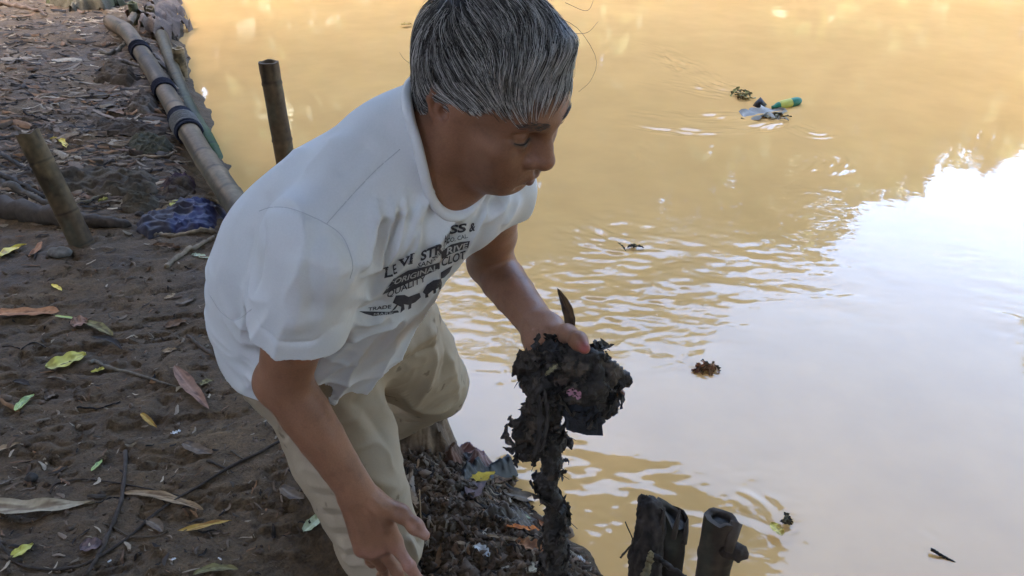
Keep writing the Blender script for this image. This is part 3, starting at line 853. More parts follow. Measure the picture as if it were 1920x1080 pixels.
def build_trousers():
    f = Field()
    f.ell(tp(0, 0, .02), (.10, .135, .10), TM, k=.05)
    f.ell(tp(-.01, -.06, -.03), (.085, .075, .10), TM, k=.05); f.ell(tp(-.01, .06, -.03), (.085, .08, .10), TM, k=.05)
    def leg(H, K, A, r, hem):
        f.cone(H, H + (K - H) * .5, r[0], r[1], k=.04)
        f.cone(H + (K - H) * .5, K, r[1], r[2], k=.012)
        w = norm(A - K); e = K + (A - K) * hem
        f.cone(K, K + (A - K) * .5, r[2], r[3], k=.02)
        f.cone(K + (A - K) * .5, A + w * .08, r[3], r[4], k=.008); last_cut(f, e, w)
        f.cone(e - w * .06, e + w * .12, r[4] - .008, r[4] - .004, 's', .004)
    leg(HR_, KR, AR, (.098, .092, .072, .068, .068), .93)
    leg(HL_, KL, AL, (.108, .094, .074, .070, .066), .80)
    lo = np.array([-.80, .72, -.16]); hi = np.array([.12, 2.25, .92])
    return f.mesh(lo, hi, TROUSER_H)

def add_folds(V, F, folds, soft=None):
    N = vnormals(V, F)
    bvh = BVHTree.FromPolygons(V.tolist(), F.tolist())
    o = Vector(CAM)
    disp = np.zeros(len(V))
    vis = ((CAM - V) * N).sum(1) > -.05
    for pix, amp, w in folds:
        pp = spline(pix, 40); pts = []
        for q in pp:
            h = bvh.ray_cast(o, Vector(norm(ray(*q))))
            if h[0] is not None: pts.append(np.array(h[0]))
        if len(pts) < 4: continue
        pts = np.array(pts)
        lo = pts.min(0) - 3 * w; hi = pts.max(0) + 3 * w
        idx = np.nonzero(vis & ((V > lo) & (V < hi)).all(1))[0]
        if not len(idx): continue
        dd = np.linalg.norm(V[idx][:, None] - pts[None], axis=2)
        j = dd.argmin(1); d = dd[np.arange(len(idx)), j]
        t = j / (len(pts) - 1); tap = sstep(0, .25, t) * sstep(0, .3, 1 - t)
        disp[idx] += amp * np.exp(.3 - np.sqrt((1.25 * d / w) ** 2 + .09)) * tap * (1 - sstep(2, 3, d / w))
    if soft is not None: disp += soft(V)
    return V + N * disp[:, None]
# ------------------------------------------------------------------ hair
def scalp_sd(q):
    """distance to the skull in head units"""
    f = getattr(scalp_sd, 'f', None)
    if f is None:
        f = Field()
        f.ell((-.003, 0, .045), (.098, .077, .086), k=.02); f.ell((.043, 0, .04), (.056, .062, .058), k=.03)
        f.ell((.047, 0, -.025), (.052, .057, .072), k=.03); f.cone((-.03, 0, -.03), (-.06, 0, -.16), .058, .062, k=.03)
        scalp_sd.f = f
    return f.ev(q)
def scalp_grad(q, e=1e-4):
    g = np.stack([scalp_sd(q + np.eye(3)[i] * e) - scalp_sd(q - np.eye(3)[i] * e) for i in range(3)], 1)
    return g / (np.linalg.norm(g, axis=1, keepdims=True) + 1e-9)
def hairline(x):
    return np.interp(x, [-.11, -.085, -.06, -.038, -.032, -.015, .004, .014, .034, .055, .075, .09], [-.07, -.078, -.075, -.062, -.02, .012, .022, .032, .048, .072, .094, .104])
def thick(q):
    edge = sstep(-.002, .04, q[:, 2] - hairline(q[:, 0]))
    return .005 + (.012 + .010 * sstep(.03, .08, q[:, 0]) * sstep(.05, .10, q[:, 2]) + .008 * sstep(-.03, -.06, q[:, 0]) * sstep(.03, -.03, q[:, 2]) + .010 * sstep(.02, .10, q[:, 2]) + .006 * sstep(.03, .08, q[:, 0]) + .008 * sstep(.02, .07, -q[:, 0]) * sstep(-.04, .03, q[:, 2]) + .006 * sstep(.04, .07, np.abs(q[:, 1])) * sstep(.06, .03, q[:, 2])) * edge
def flow(q):
    x, y, z = q.T
    sgn = -1 + 2 * sstep(.035, .075, y)
    wf = sstep(.0, .06, x) * sstep(.02, .08, z)
    wb = sstep(.02, .07, -x) * (1 - sstep(.09, .125, z))
    ws = (1 - sstep(.055, .10, z)) * (1 - wb)
    wt = np.clip(1 - wf - wb - ws, 0, 1)
    d = wf[:, None] * np.stack([.52 + 0 * x, .62 * sgn, -.50 + 0 * x], 1) + wb[:, None] * np.stack([.35 + 0 * x, .2 * sgn, -.9 + 0 * x], 1)
    d = d + ws[:, None] * np.stack([.95 + 0 * x, .05 * sgn, -.30 + 0 * x], 1) + wt[:, None] * np.stack([.9 + 0 * x, .30 * sgn, -.10 + 0 * x], 1)
    return d
def make_hair(V, F, skinN, N=17000, steps=13):
    g = np.random.default_rng(11)
    q = (V - HC) @ HM.T / HS
    ok = (np.abs(scalp_sd(q)) < .006) & (q[:, 2] > hairline(q[:, 0])) & (np.linalg.norm(q, axis=1) < .2) & (q[:, 2] > -.085)
    # underlayer: a close cap of hair over the skull
    fm = ok[F].all(1); Fc = F[fm]; used = np.unique(Fc); mp = -np.ones(len(V), int); mp[used] = np.arange(len(used))
    qc = q[used]; nn = scalp_grad(qc)
    tc = thick(qc) * (.60 + .08 * noise3(qc * 60, 4))
    cap = HC + HS * (qc + nn * tc[:, None]) @ HM
    capc = np.tile([.024, .019, .015], (len(used), 1))
    MBh = [(cap, mp[Fc], capc)]
    # strands
    idx = g.choice(np.nonzero(ok)[0], N, p=None)
    p = q[idx] + g.normal(0, .0012, (N, 3))
    u = np.clip(g.beta(5, 1.6, N) * 1.02, .3, .98)
    L = g.uniform(.040, .082, N) * (1 - .35 * sstep(.03, .07, -p[:, 0]) * (p[:, 2] < .03))
    step = L / (steps - 1)
    cl = 55 * p; wob = g.normal(0, .05, (N, 3)) + .16 * np.stack([noise3(cl, 1), noise3(cl, 2), noise3(cl, 3)], 1); path = []
    fr = sstep(-.06, .06, p[:, 0]); grey = np.where(g.random(N) < .36 + .34 * fr, g.uniform(.3, 1.0, N), g.uniform(0, .12, N))
    rlen = g.random(N); d_prev = None; pos = p.copy(); surf = p.copy()
    for s in range(steps):
        t = s / (steps - 1)
        gr = scalp_grad(surf)
        sd = scalp_sd(surf)
        inside = surf[:, 2] > hairline(surf[:, 0]) - .004
        d = flow(surf) + wob * (0.6 + .8 * t)
        d = d - gr * (d * gr).sum(1)[:, None] * .92
        d = d / (np.linalg.norm(d, axis=1, keepdims=True) + 1e-9)
        if d_prev is not None: d = .55 * d + .45 * d_prev; d /= np.linalg.norm(d, axis=1, keepdims=True) + 1e-9
        d_prev = d
        th = np.where(inside, thick(surf), .006) * u
        th = th * sstep(-.05, .28, t)
        if s: th = np.maximum(.7 * th_prev + .3 * th, .0035)
        th_prev = th
        path.append(surf + gr * th[:, None])
        surf = surf + d * (step * np.where(surf[:, 2] > hairline(surf[:, 0]) - .006 - (.016 + .055 * sstep(.025, .055, p[:, 0])) * rlen ** 2.6, 1, .12))[:, None]
        surf = surf - scalp_grad(surf) * scalp_sd(surf)[:, None]
    path = np.stack(path, 1)                                   # N, steps, 3
    W_ = HC + HS * path @ HM
    # a few loose hairs standing off the crown and forehead
    rad = g.uniform(.00022, .00042, N)
    tan = np.gradient(W_, axis=1); tan /= np.linalg.norm(tan, axis=2, keepdims=True) + 1e-9
    up = np.broadcast_to((scalp_grad(p) @ HM)[:, None], tan.shape)
    a = np.cross(tan, up); a /= np.linalg.norm(a, axis=2, keepdims=True) + 1e-9
    b = np.cross(a, tan)
    tt = np.linspace(0, 1, steps); prof = (.75 + .25 * np.sin(np.pi * tt)) * (1 - .75 * sstep(.75, 1, tt))
    rr = rad[:, None, None] * prof[None, :, None]
    ring = np.stack([W_ + rr * (math.cos(k) * a + math.sin(k) * b) for k in (R(90), R(210), R(330))], 2)   # N, steps, 3, 3
    vs = ring.reshape(-1, 3)
    base = (np.arange(N) * steps * 3)[:, None, None]
    s_ = (np.arange(steps - 1) * 3)[None, :, None]; k_ = np.arange(3)[None, None, :]; k2 = (k_ + 1) % 3
    quad = np.stack([base + s_ + k_, base + s_ + k2, base + s_ + 3 + k2, base + s_ + 3 + k_], -1).reshape(-1, 4)
    c = (np.array([.030, .022, .017])[None] * (1 - grey)[:, None] + np.array([.88, .83, .76])[None] * grey[:, None])
    cs = np.repeat(c, steps * 3, axis=0)
    MBh.append((vs, quad, cs))
    vv, ff, cc, n = [], [], [], 0
    for v_, f_, c_ in MBh:
        vv.append(v_); ff.append(f_ + n); cc.append(c_); n += len(v_)
    return np.vstack(vv), np.vstack(ff), np.vstack(cc)
def stray_hairs(mat, par):
    g = np.random.default_rng(3)
    for pts in ([(1042, 30, 1.0), (1085, 55, .99), (1118, 110, .985), (1108, 150, .98), (1085, 172, .98)],
                [(1060, 5, 1.02), (1100, 20, 1.0), (1115, -5, 1.0)], [(1050, 60, 1.0), (1098, 62, .99), (1122, 40, .99)],
                [(770, 120, 1.06), (757, 110, 1.06), (749, 98, 1.06)]):
        mb = MB(); tube(mb, spline([P(*q) for q in pts], 14), np.linspace(.00026, .00014, 14), 4, (.06, .06, .06)); mb.build('stray_hair', mat, par)
# ------------------------------------------------------------------ the lettering on the shirt
def drape(verts2, px_of, bvh, lift=.0012):
    """lay flat lettering on the cloth: each 2-D point goes to a photo pixel and from there onto the shirt"""
    out = []
    for q in verts2:
        px, py = px_of(q); h = bvh.ray_cast(Vector(CAM), Vector(norm(ray(px, py))))
        if h[0] is None: out.append(None)
        else: out.append(np.array(h[0]) + np.array(h[1]) * lift * (1 if np.dot(h[1], CAM - np.array(h[0])) > 0 else -1))
    return out
def text_mesh(s, bold=0.0, serif=False):
    cu = bpy.data.curves.new('lettering', 'FONT'); cu.body = s; cu.offset = bold; cu.resolution_u = 3; cu.size = 1.0
    ob = bpy.data.objects.new('lettering', cu); COL.objects.link(ob)
    dg = bpy.context.evaluated_depsgraph_get(); me = bpy.data.meshes.new_from_object(ob.evaluated_get(dg))
    V = np.array([v.co[:2] for v in me.vertices]); F = [tuple(p.vertices) for p in me.polygons]
    bpy.data.objects.remove(ob); bpy.data.curves.remove(cu); bpy.data.meshes.remove(me)
    return V, F
def subdivide2(V, F, mx):
    """split long triangles so that lettering can bend with the cloth"""
    V = [tuple(v) for v in V]; tri = []
    for f in F:
        for i in range(1, len(f) - 1): tri.append((f[0], f[i], f[i + 1]))
    cache = {}
    def mid(a, b):
        k = (min(a, b), max(a, b))
        if k not in cache:
            V.append(((V[a][0] + V[b][0]) / 2, (V[a][1] + V[b][1]) / 2)); cache[k] = len(V) - 1
        return cache[k]
    for _ in range(6):
        new = []; ch = False
        for a, b, c in tri:
            L = [math.dist(V[a], V[b]), math.dist(V[b], V[c]), math.dist(V[c], V[a])]; m = max(L)
            if m < mx: new.append((a, b, c)); continue
            ch = True
            i = L.index(m); a, b, c = [(a, b, c), (b, c, a), (c, a, b)][i]
            k = mid(a, b); new += [(a, k, c), (k, b, c)]
        tri = new
        if not ch: break
    return np.array(V), tri
def quad_map(q):
    """unit square -> pixel quad (bl, br, tr, tl), bilinear"""
    bl, br, tr, tl = [np.array(x, float) for x in q]
    return lambda p: (bl * (1 - p[0]) + br * p[0]) * (1 - p[1]) + (tl * (1 - p[0]) + tr * p[0]) * p[1]
def make_print(sV, sF):
    bvh = BVHTree.FromPolygons(sV.tolist(), sF.tolist())
    mb = MB()
    INK, PALE = (.060, .057, .066), (.53, .53, .53)
    def lay(V, F, pxf, col, lift=.0012, mx=.12):
        V, F = subdivide2(V, F, mx)
        D = drape(V, pxf, bvh, lift)
        ok = [d is not None for d in D]; D = [d if d is not None else np.zeros(3) for d in D]
        Ff = [f for f in F if all(ok[i] for i in f) and max(np.linalg.norm(D[f[0]] - D[f[1]]), np.linalg.norm(D[f[1]] - D[f[2]])) < .05]
        if Ff: mb.add(np.array(D), Ff, col)
    def word(s, quad, col=INK, bold=.02, lift=.0012, serifs=False):
        V, F = text_mesh(s, bold)
        lo, hi = V.min(0), V.max(0)
        if lo[1] < -.05: lo[1] = 0 if False else lo[1]
        U = (V - lo) / (hi - lo)
        lay(U, F, quad_map(quad), col, lift, .10 if len(s) < 4 else .06)
    def shape(poly, col=INK, lift=.0009):
        pl = np.array(poly, float); o = pl.mean(0); sc = np.abs(pl - o).max()
        lay((pl - o) / sc, [tuple(range(len(pl)))] if len(pl) < 4 else [(0, i, i + 1) for i in range(1, len(pl) - 1)], lambda p: np.array(p) * sc + o, col, lift, .12)
    def serif(cx, cy, w, ang=-.28):
        c, s = math.cos(ang), math.sin(ang); h = 2.0
        shape([(cx - w * c + h * s * .5, cy - w * s - h * c * .5), (cx + w * c + h * s * .5, cy + w * s - h * c * .5), (cx + w * c - h * s * .5, cy + w * s + h * c * .5), (cx - w * c - h * s * .5, cy - w * s + h * c * .5)], INK, .0013)
    # first line, broken by the folds of the cloth
    word('L', [(721, 521), (737, 517), (733, 499), (723, 502)], bold=.035)
    word('E', [(738, 514), (745, 511), (742, 493), (736, 496)], bold=.02)
    word('VI', [(749, 502), (772, 492), (775, 475), (748, 487)], bold=.03)
    word('STR', [(788, 489), (829, 473), (832, 453), (789, 470)], bold=.035)
    word('AU', [(830, 462), (842, 455), (843, 436), (832, 442)], bold=.02)
    word('SS', [(841, 439), (872, 434), (875, 417), (845, 422)], bold=.035)
    word('&', [(878, 435), (890, 432), (892, 416), (881, 418)], bold=.03)
    for q in ((724, 501, 5), (731, 517, 6), (752, 485, 5), (764, 480, 4), (773, 475, 4), (769, 493, 4), (810, 464, 8), (813, 481, 4)): serif(*q)
    # second line
    word('SAN', [(782, 501), (808, 494), (809, 485), (784, 492)], bold=.012)
    word('FRANCIS', [(809, 494), (833, 468), (834, 459), (810, 485)], bold=.004)
    word('CO, CAL.', [(836, 457), (877, 446), (876, 437), (838, 447)], bold=.012)
    # dark ribbon with pale letters
    shape([(716, 552), (738, 522), (765, 506), (800, 498), (824, 491), (824, 503), (800, 510), (772, 519), (748, 528)])
    shape([(826, 472), (845, 458), (862, 453), (881, 451), (878, 464), (860, 469), (843, 476), (828, 485)])
    word('ORIGINAL', [(736, 533), (820, 504), (820, 494), (741, 521)], PALE, .02, .0016)
    word('RIVE', [(836, 476), (876, 463), (877, 453), (838, 463)], PALE, .02, .0016)
    # quality clothing
    word('QUALITY', [(724, 560), (798, 528), (797, 514), (727, 545)], bold=.014)
    word('CLOT', [(826, 499), (872, 484), (873, 468), (829, 482)], bold=.018)
    # two dark horses pulling (generic dark shapes), then the trade mark line
    shape([(736, 567), (742, 553), (758, 552), (770, 558), (786, 548), (789, 556), (778, 566), (766, 571), (757, 569), (752, 575), (748, 568)])
    shape([(744, 569), (748, 568), (740, 579), (733, 583)]); shape([(752, 572), (757, 570), (758, 579), (750, 586)]); shape([(766, 569), (771, 567), (770, 577), (764, 580)]); shape([(731, 583), (745, 581), (748, 585), (735, 587)])
    shape([(792, 547), (800, 533), (812, 525), (826, 522), (828, 531), (820, 540), (810, 544), (800, 553)]); shape([(826, 510), (838, 503), (848, 497), (842, 510), (832, 520), (826, 522)])
    shape([(797, 551), (802, 548), (803, 556), (797, 558)]); shape([(812, 542), (817, 540), (817, 549), (812, 550)]); shape([(822, 535), (828, 530), (826, 541), (822, 543)])
    word('TRADE', [(689, 582), (733, 577), (734, 570), (690, 576)], bold=.02)
    shape([(672, 583), (700, 587), (738, 584), (737, 588), (700, 592), (684, 588)]); word('MARK', [(700, 591), (737, 588), (738, 583), (701, 586)], PALE, .0, .0016)
    return mb
person = bpy.data.objects.new('person_tmp', None)   # replaced below by the body mesh
bpy.data.objects.remove(person)
m_skin = vc_mat('skin', .46, 420, .13, .30, .0012, .42, sss=.08)
m_shirt = vc_mat('white_cotton', .9, 420, .04, .06, .0008, .15)
m_trou = vc_mat('beige_cotton', .9, 380, .06, .10, .001, .15)
bV, bF, bC, BI = build_body(); log('body', len(bV))
bV = smooth_mesh(bV, bF, 1, .3)
def head_lines(V, F):
    N = vnormals(V, F); q = (V - HC) @ HM.T / HS; disp = np.zeros(len(V))
    near = np.nonzero((np.linalg.norm(q, axis=1) < .17) & (q[:, 0] > .02))[0]
    for s in (-1, 1):
        for pts, amp, w in [([(.103, s * .022, -.026), (.099, s * .030, -.042), (.093, s * .035, -.058), (.085, s * .036, -.074)], -.0022, .0042), ([(.098, s * .030, -.046), (.092, s * .040, -.05)], .0012, .008),
                            ([(.097, s * .018, -.002), (.094, s * .030, -.008), (.088, s * .043, -.008)], -.0012, .0032), ([(.095, s * .024, -.001), (.091, s * .038, -.003)], .0010, .004),
                            ([(.084, s * .050, .006), (.078, s * .056, .003)], -.0009, .002), ([(.084, s * .050, .010), (.078, s * .057, .011)], -.0008, .002),
                            ([(.09, s * .030, -.068), (.082, s * .033, -.085)], -.0015, .005), ([(.07, s * .038, -.088), (.04, s * .048, -.075)], .0025, .010),
                            ([(.083, s * .051, .0075), (.076, s * .060, .008)], -.0009, .002), ([(.082, s * .051, .003), (.074, s * .058, -.003)], -.0009, .002), ([(.088, s * .042, -.02), (.078, s * .050, -.045)], -.0013, .006), ([(.076, s * .046, -.05), (.070, s * .044, -.072)], -.0012, .005), ([(.099, s * .004, .062), (.092, s * .032, .064)], -.0008, .003), ([(.100, s * .022, -.06), (.094, s * .026, -.074)], -.0012, .003), ([(.100, s * .002, .052), (.094, s * .030, .054), (.08, s * .048, .05)], -.0008, .003), ([(.100, s * .006, .030), (.1, s * .008, .040)], -.0010, .003)]:
            pp = spline(pts, 24); d = np.linalg.norm(q[near][:, None] - pp[None], axis=2); d = d.min(1)
            disp[near] += 1.5 * amp * HS * np.exp(-(d / w) ** 2)
    return V + N * disp[:, None]
bV = head_lines(bV, bF)
bV = add_folds(bV, bF, [([(676, 950), (690, 975), (702, 1005)], .0024, .004), ([(690, 948), (708, 972), (722, 1004)], .0022, .004), ([(702, 1005), (716, 1000), (728, 990)], .0012, .003), ([(655, 960), (668, 985), (684, 1012)], .0012, .004),
    ([(560, 800), (600, 850), (640, 905)], .0022, .005), ([(690, 930), (712, 946), (738, 968)], .0015, .006), ([(722, 1006), (728, 1012), (738, 1008)], -.001, .003), ([(724, 1000), (732, 1005), (740, 1001)], -.001, .002),
    ([(935, 540), (970, 580), (1000, 615)], .0026, .005), ([(1012, 622), (1020, 632), (1016, 640)], -.0015, .003), ([(1024, 618), (1034, 630), (1030, 640)], -.0015, .003), ([(1036, 614), (1046, 626), (1044, 640)], -.0014, .003), ([(1000, 626), (1008, 636), (1004, 644)], -.0012, .003),
    ([(972, 600), (1000, 592), (1022, 588)], -.0008, .004)])
person = mesh_obj('person', bV, bF, m_skin, None, True, bC)
tag(person, 'grey haired man in white printed t-shirt bending over the bank with a handful of mud', 'person')
sV, sF, SI = build_shirt(); log('shirt', len(sV))
sV = smooth_mesh(sV, sF, 3, .5)
def shirt_soft(v):
    q = (v - PV) @ TM.T; low = sstep(.30, .05, q[:, 2]); fr = sstep(-.03, .06, q[:, 0])
    n = fbm3(v * 7, 2, 3); a = 1 - np.abs(fbm3(np.c_[q[:, 1] * 16 + q[:, 0] * 9 + n * .5, q[:, 2] * 4, q[:, 0] * 6], 2, 8)); b = 1 - np.abs(fbm3(np.c_[q[:, 2] * 26 + .6 * n, q[:, 1] * 6 + q[:, 0] * 6, q[:, 0] * 5], 2, 12))
    return .0025 * n + .0110 * (a ** 3 - .35) * (.30 + .70 * fr) + .0065 * (b ** 3 - .35) * low
def trouser_soft(v):
    n = fbm3(v * 7, 2, 9); a = 1 - np.abs(fbm3(np.c_[v[:, 0] * 14 + n, v[:, 1] * 14, v[:, 2] * 22], 2, 14))
    return .003 * n + .0028 * (a ** 3 - .35)
SHIRT_FOLDS = [
    # seams: back yoke, armhole, hem stitching, sleeve hem
    ([(490, 392), (530, 386), (570, 400), (612, 420)], -.0022, .0045), ([(612, 420), (640, 440), (655, 470), (661, 500), (650, 530)], -.0028, .005),
    ([(612, 418), (660, 365), (705, 318), (752, 276)], -.0020, .004), ([(494, 398), (488, 450), (482, 510), (479, 560)], -.003, .006),
    ([(482, 590), (505, 622), (545, 645), (590, 645), (612, 622)], -.0022, .0035),
    ([(394, 552), (415, 585), (440, 600), (474, 578)], -.002, .004),
    # pull folds from the armpit over the chest
    ([(668, 520), (690, 470), (700, 420), (712, 360)], .010, .013), ([(672, 530), (712, 480), (728, 420), (740, 350)], .009, .012), ([(690, 525), (735, 470), (752, 410), (760, 340)], .0085, .011),
    ([(684, 500), (708, 448), (718, 400)], -.008, .011), ([(705, 500), (735, 440), (748, 380)], -.007, .010),
    ([(735, 505), (768, 440), (782, 400), (790, 365)], .006, .010), ([(772, 440), (800, 400), (812, 380)], -.004, .010),
    ([(655, 560), (700, 540), (745, 490)], .006, .014), ([(640, 585), (690, 575), (740, 560)], -.004, .014),
    ([(800, 470), (835, 430), (860, 400)], .005, .011), ([(838, 470), (850, 440), (866, 410), (880, 380)], -.007, .008), ([(852, 430), (880, 395), (900, 360)], .006, .010), ([(895, 425), (930, 390), (955, 350)], .005, .010), ([(905, 400), (925, 365), (935, 345)], -.004, .009), ([(930, 420), (955, 395), (975, 360)], .004, .010),
    # sleeve folds
    ([(560, 450), (566, 520), (560, 590), (552, 640)], .009, .018), ([(590, 450), (610, 520), (606, 580), (585, 640)], .007, .016), ([(540, 440), (532, 520), (520, 600)], -.006, .018), ([(600, 440), (635, 490), (650, 520)], .006, .012), ([(578, 480), (586, 540), (580, 600)], -.006, .012),
    ([(625, 470), (632, 520), (620, 580)], .006, .012),
    # back drape
    ([(470, 360), (445, 430), (430, 500), (440, 570)], .006, .022), ([(480, 420), (462, 500), (468, 570)], -.006, .016), ([(430, 470), (410, 540), (440, 600), (470, 620)], .006, .018), ([(560, 260), (530, 320), (500, 380)], .004, .022),
    ([(640, 240), (600, 290), (560, 330)], .003, .022), ([(700, 250), (660, 300), (620, 330)], -.003, .020), ([(405, 580), (440, 630), (472, 655)], .005, .014),
    # belly
    ([(640, 640), (700, 615), (760, 590)], .006, .012), ([(610, 620), (670, 600), (720, 600)], -.004, .014), ([(650, 600), (690, 600), (730, 585)], .004, .012)]
SHIRT_FOLDS = [(q, a * (1.8 if abs(a) < .0035 else (.85 if q[0][0] < 630 and w > .01 else 1.75)), w if w < .012 or q[0][0] < 630 else w * .8) for q, a, w in SHIRT_FOLDS]
sV = add_folds(sV, sF, SHIRT_FOLDS, shirt_soft)
shirt = mesh_obj('t_shirt', sV, sF, m_shirt, person, True, np.tile([.68, .68, .675], (len(sV), 1)))
bvh_s = BVHTree.FromPolygons(sV.tolist(), sF.tolist())
def seam(pix, r=.0005, col=(.50, .50, .51)):
    pts = []
    for q in spline(pix, 44):
        h = bvh_s.ray_cast(Vector(CAM), Vector(norm(ray(*q))))
        if h[0] is not None: pts.append(np.array(h[0]) + np.array(h[1]) * .0003)
    mb = MB(); tube(mb, np.array(pts), r, 5, col); return mb.build('seam', m_shirt, shirt)
seam([(486, 396), (508, 389), (540, 390), (575, 402), (612, 420), (640, 441), (655, 470), (661, 500), (656, 522)]); seam([(613, 419), (660, 366), (705, 319), (750, 280)])
seam([(393, 552), (415, 585), (442, 600), (472, 580)])
pm = make_print(sV, sF)
prt = pm.build('chest_print', vc_mat('print_ink', .8, 300, .25, .0), shirt, False)
mb = MB(); cl = spline(list(SI['rim']) + [SI['rim'][0]], 120); tube(mb, cl, .0095, 10, (.68, .68, .675), caps=False, flat=.7, up=SI['nd'])
collar = mb.build('collar', m_shirt, shirt)
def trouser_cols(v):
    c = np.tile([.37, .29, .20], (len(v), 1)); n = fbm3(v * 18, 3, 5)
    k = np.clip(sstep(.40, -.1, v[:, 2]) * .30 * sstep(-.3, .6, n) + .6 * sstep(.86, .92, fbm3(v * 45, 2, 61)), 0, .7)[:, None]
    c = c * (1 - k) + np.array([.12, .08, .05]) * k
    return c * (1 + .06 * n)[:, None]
rV, rF = build_trousers(); log('trousers', len(rV))
rV = smooth_mesh(rV, rF, 3, .5)
TR_FOLDS = [
    ([(610, 672), (640, 690), (672, 712)], .006, .010), ([(650, 665), (670, 690), (690, 730)], .006, .010), ([(668, 660), (684, 680), (690, 700)], -.006, .008), ([(690, 700), (705, 740), (740, 800), (762, 860)], .004, .016),
    ([(600, 700), (640, 760), (700, 830)], .005, .022), ([(640, 740), (690, 780), (740, 850)], -.004, .018), ([(560, 700), (600, 780), (640, 850)], -.004, .02), ([(640, 860), (700, 900), (760, 920)], .004, .016),
    ([(720, 680), (780, 640), (820, 610)], .007, .013), ([(735, 700), (790, 660), (830, 640)], -.005, .012), ([(740, 720), (780, 760), (820, 770), (860, 760)], .006, .014), ([(795, 600), (812, 660), (800, 720), (770, 770)], .006, .014), ([(830, 640), (850, 700), (862, 760)], .004, .014), ([(710, 670), (740, 655), (770, 630)], .006, .010), ([(820, 600), (835, 660), (820, 730)], -.004, .014),
    ([(735, 780), (770, 795), (830, 790)], -.004, .010),
    ([(760, 1000), (775, 1040), (785, 1080)], .006, .008), ([(775, 990), (790, 1030), (795, 1078)], -.006, .007), ([(640, 1000), (655, 1030), (640, 1060)], .004, .010)]
for k in range(9): TR_FOLDS.append(([(575 + 9 * k, 905 + 19 * k), (600 + 9 * k, 912 + 18 * k), (628 + 8 * k, 910 + 18 * k)], .0026 * (-1) ** k, .006))
TR_FOLDS = [(q, a * 1.6, w) for q, a, w in TR_FOLDS]
rV = add_folds(rV, rF, TR_FOLDS, trouser_soft)
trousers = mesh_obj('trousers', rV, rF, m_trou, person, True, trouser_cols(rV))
def hair_mat():
    m, nt, b = new_mat('grey_hair')
    nt.links.new(attr_col(nt), b.inputs['Base Color'])
    b.inputs['Roughness'].default_value = .5; b.inputs['Specular IOR Level'].default_value = .3
    return m
m_hair = hair_mat()
hv, hf, hc = make_hair(bV, bF, None); log('hair', len(hv))
mb = MB(); g_ = np.random.default_rng(8)
def eyebrow(s):
    mb = MB()
    for k in range(120):
        t = g_.random(); y = s * (.010 + .038 * t); x = .1045 - .0165 * t ** 1.8; z = .0335 + .004 * math.sin(2.2 * t) + g_.normal(0, .0020)
        a = np.array([x, y, z]); dr = norm([-.25 - .5 * t, s * .9, .35 - .55 * t + g_.normal(0, .2)])
        # onto the skin
        hit = bvh_b.find_nearest(Vector(hp(*a))); p0 = np.array(hit[0]); n0 = np.array(hit[1]); dw = dr @ HM; dw = norm(dw - n0 * (dw @ n0))
        pts = [p0, p0 + dw * .004 + n0 * .0012, p0 + dw * .008 + n0 * .0010]
        tube(mb, spline(pts, 4), [.00026, .00024, .0002, .0001], 3, tuple(np.array([.04, .032, .028]) * g_.uniform(.6, 3)), caps=False)
    return mb
bvh_b = BVHTree.FromPolygons(bV.tolist(), bF.tolist())
for s in (-1, 1): eyebrow(s).build('eyebrow', m_hair, person)
for s in (-1, 1):
    mb = MB(); pts = []
    for q in spline([(.0880, s * .0480, .0042), (.0935, s * .040, .0022), (.0955, s * .033, .0014), (.0945, s * .026, .0028), (.0925, s * .0200, .0045)], 18):
        h = bvh_b.find_nearest(Vector(hp(*q))); pts.append(np.array(h[0]) + np.array(h[1]) * .0002)
    tube(mb, np.array(pts), np.interp(np.linspace(0, 1, 18), [0, .3, .7, 1], [.0005, .0010, .0010, .0004]), 5, (.016, .012, .010)); mb.build('eyelash', m_hair, person)
hair = mesh_obj('hair', hv, hf, m_hair, person, True, hc)
stray_hairs(m_hair, hair)
# ================================================================== things on the bank and in the river
M_LITTER = vc_mat('dead_leaf', .75, 70, .25, .35, .003, .18)
M_FRESH = vc_mat('fallen_yellow_leaf', .45, 90, .12, .12, .002, .4)
M_WOOD = vc_mat('weathered_wood', .82, 60, .35, .5, .004, .25, stretch=(1, 1, .6))
M_BAMBOO = vc_mat('bamboo', .68, 45, .25, .3, .003, .22)
M_CLOTH = vc_mat('muddy_cloth', .92, 120, .28, .4, .004, .12)
M_PLASTIC = vc_mat('thin_plastic', .42, 30, .15, .2, .004, .3)
M_TARP = vc_mat('tarpaulin', .55, 60, .2, .2, .004, .2)
M_STONE = vc_mat('stone_chunk', .85, 60, .3, .6, .005, .25)
M_MUCK = vc_mat('black_muck', .62, 110, .45, .9, .006, .45)
def px_per_m(p, d):
    a = np.array(proj(p)[:2]); b = np.array(proj(np.asarray(p) + d * .002)[:2]); return np.linalg.norm(b - a) / .002
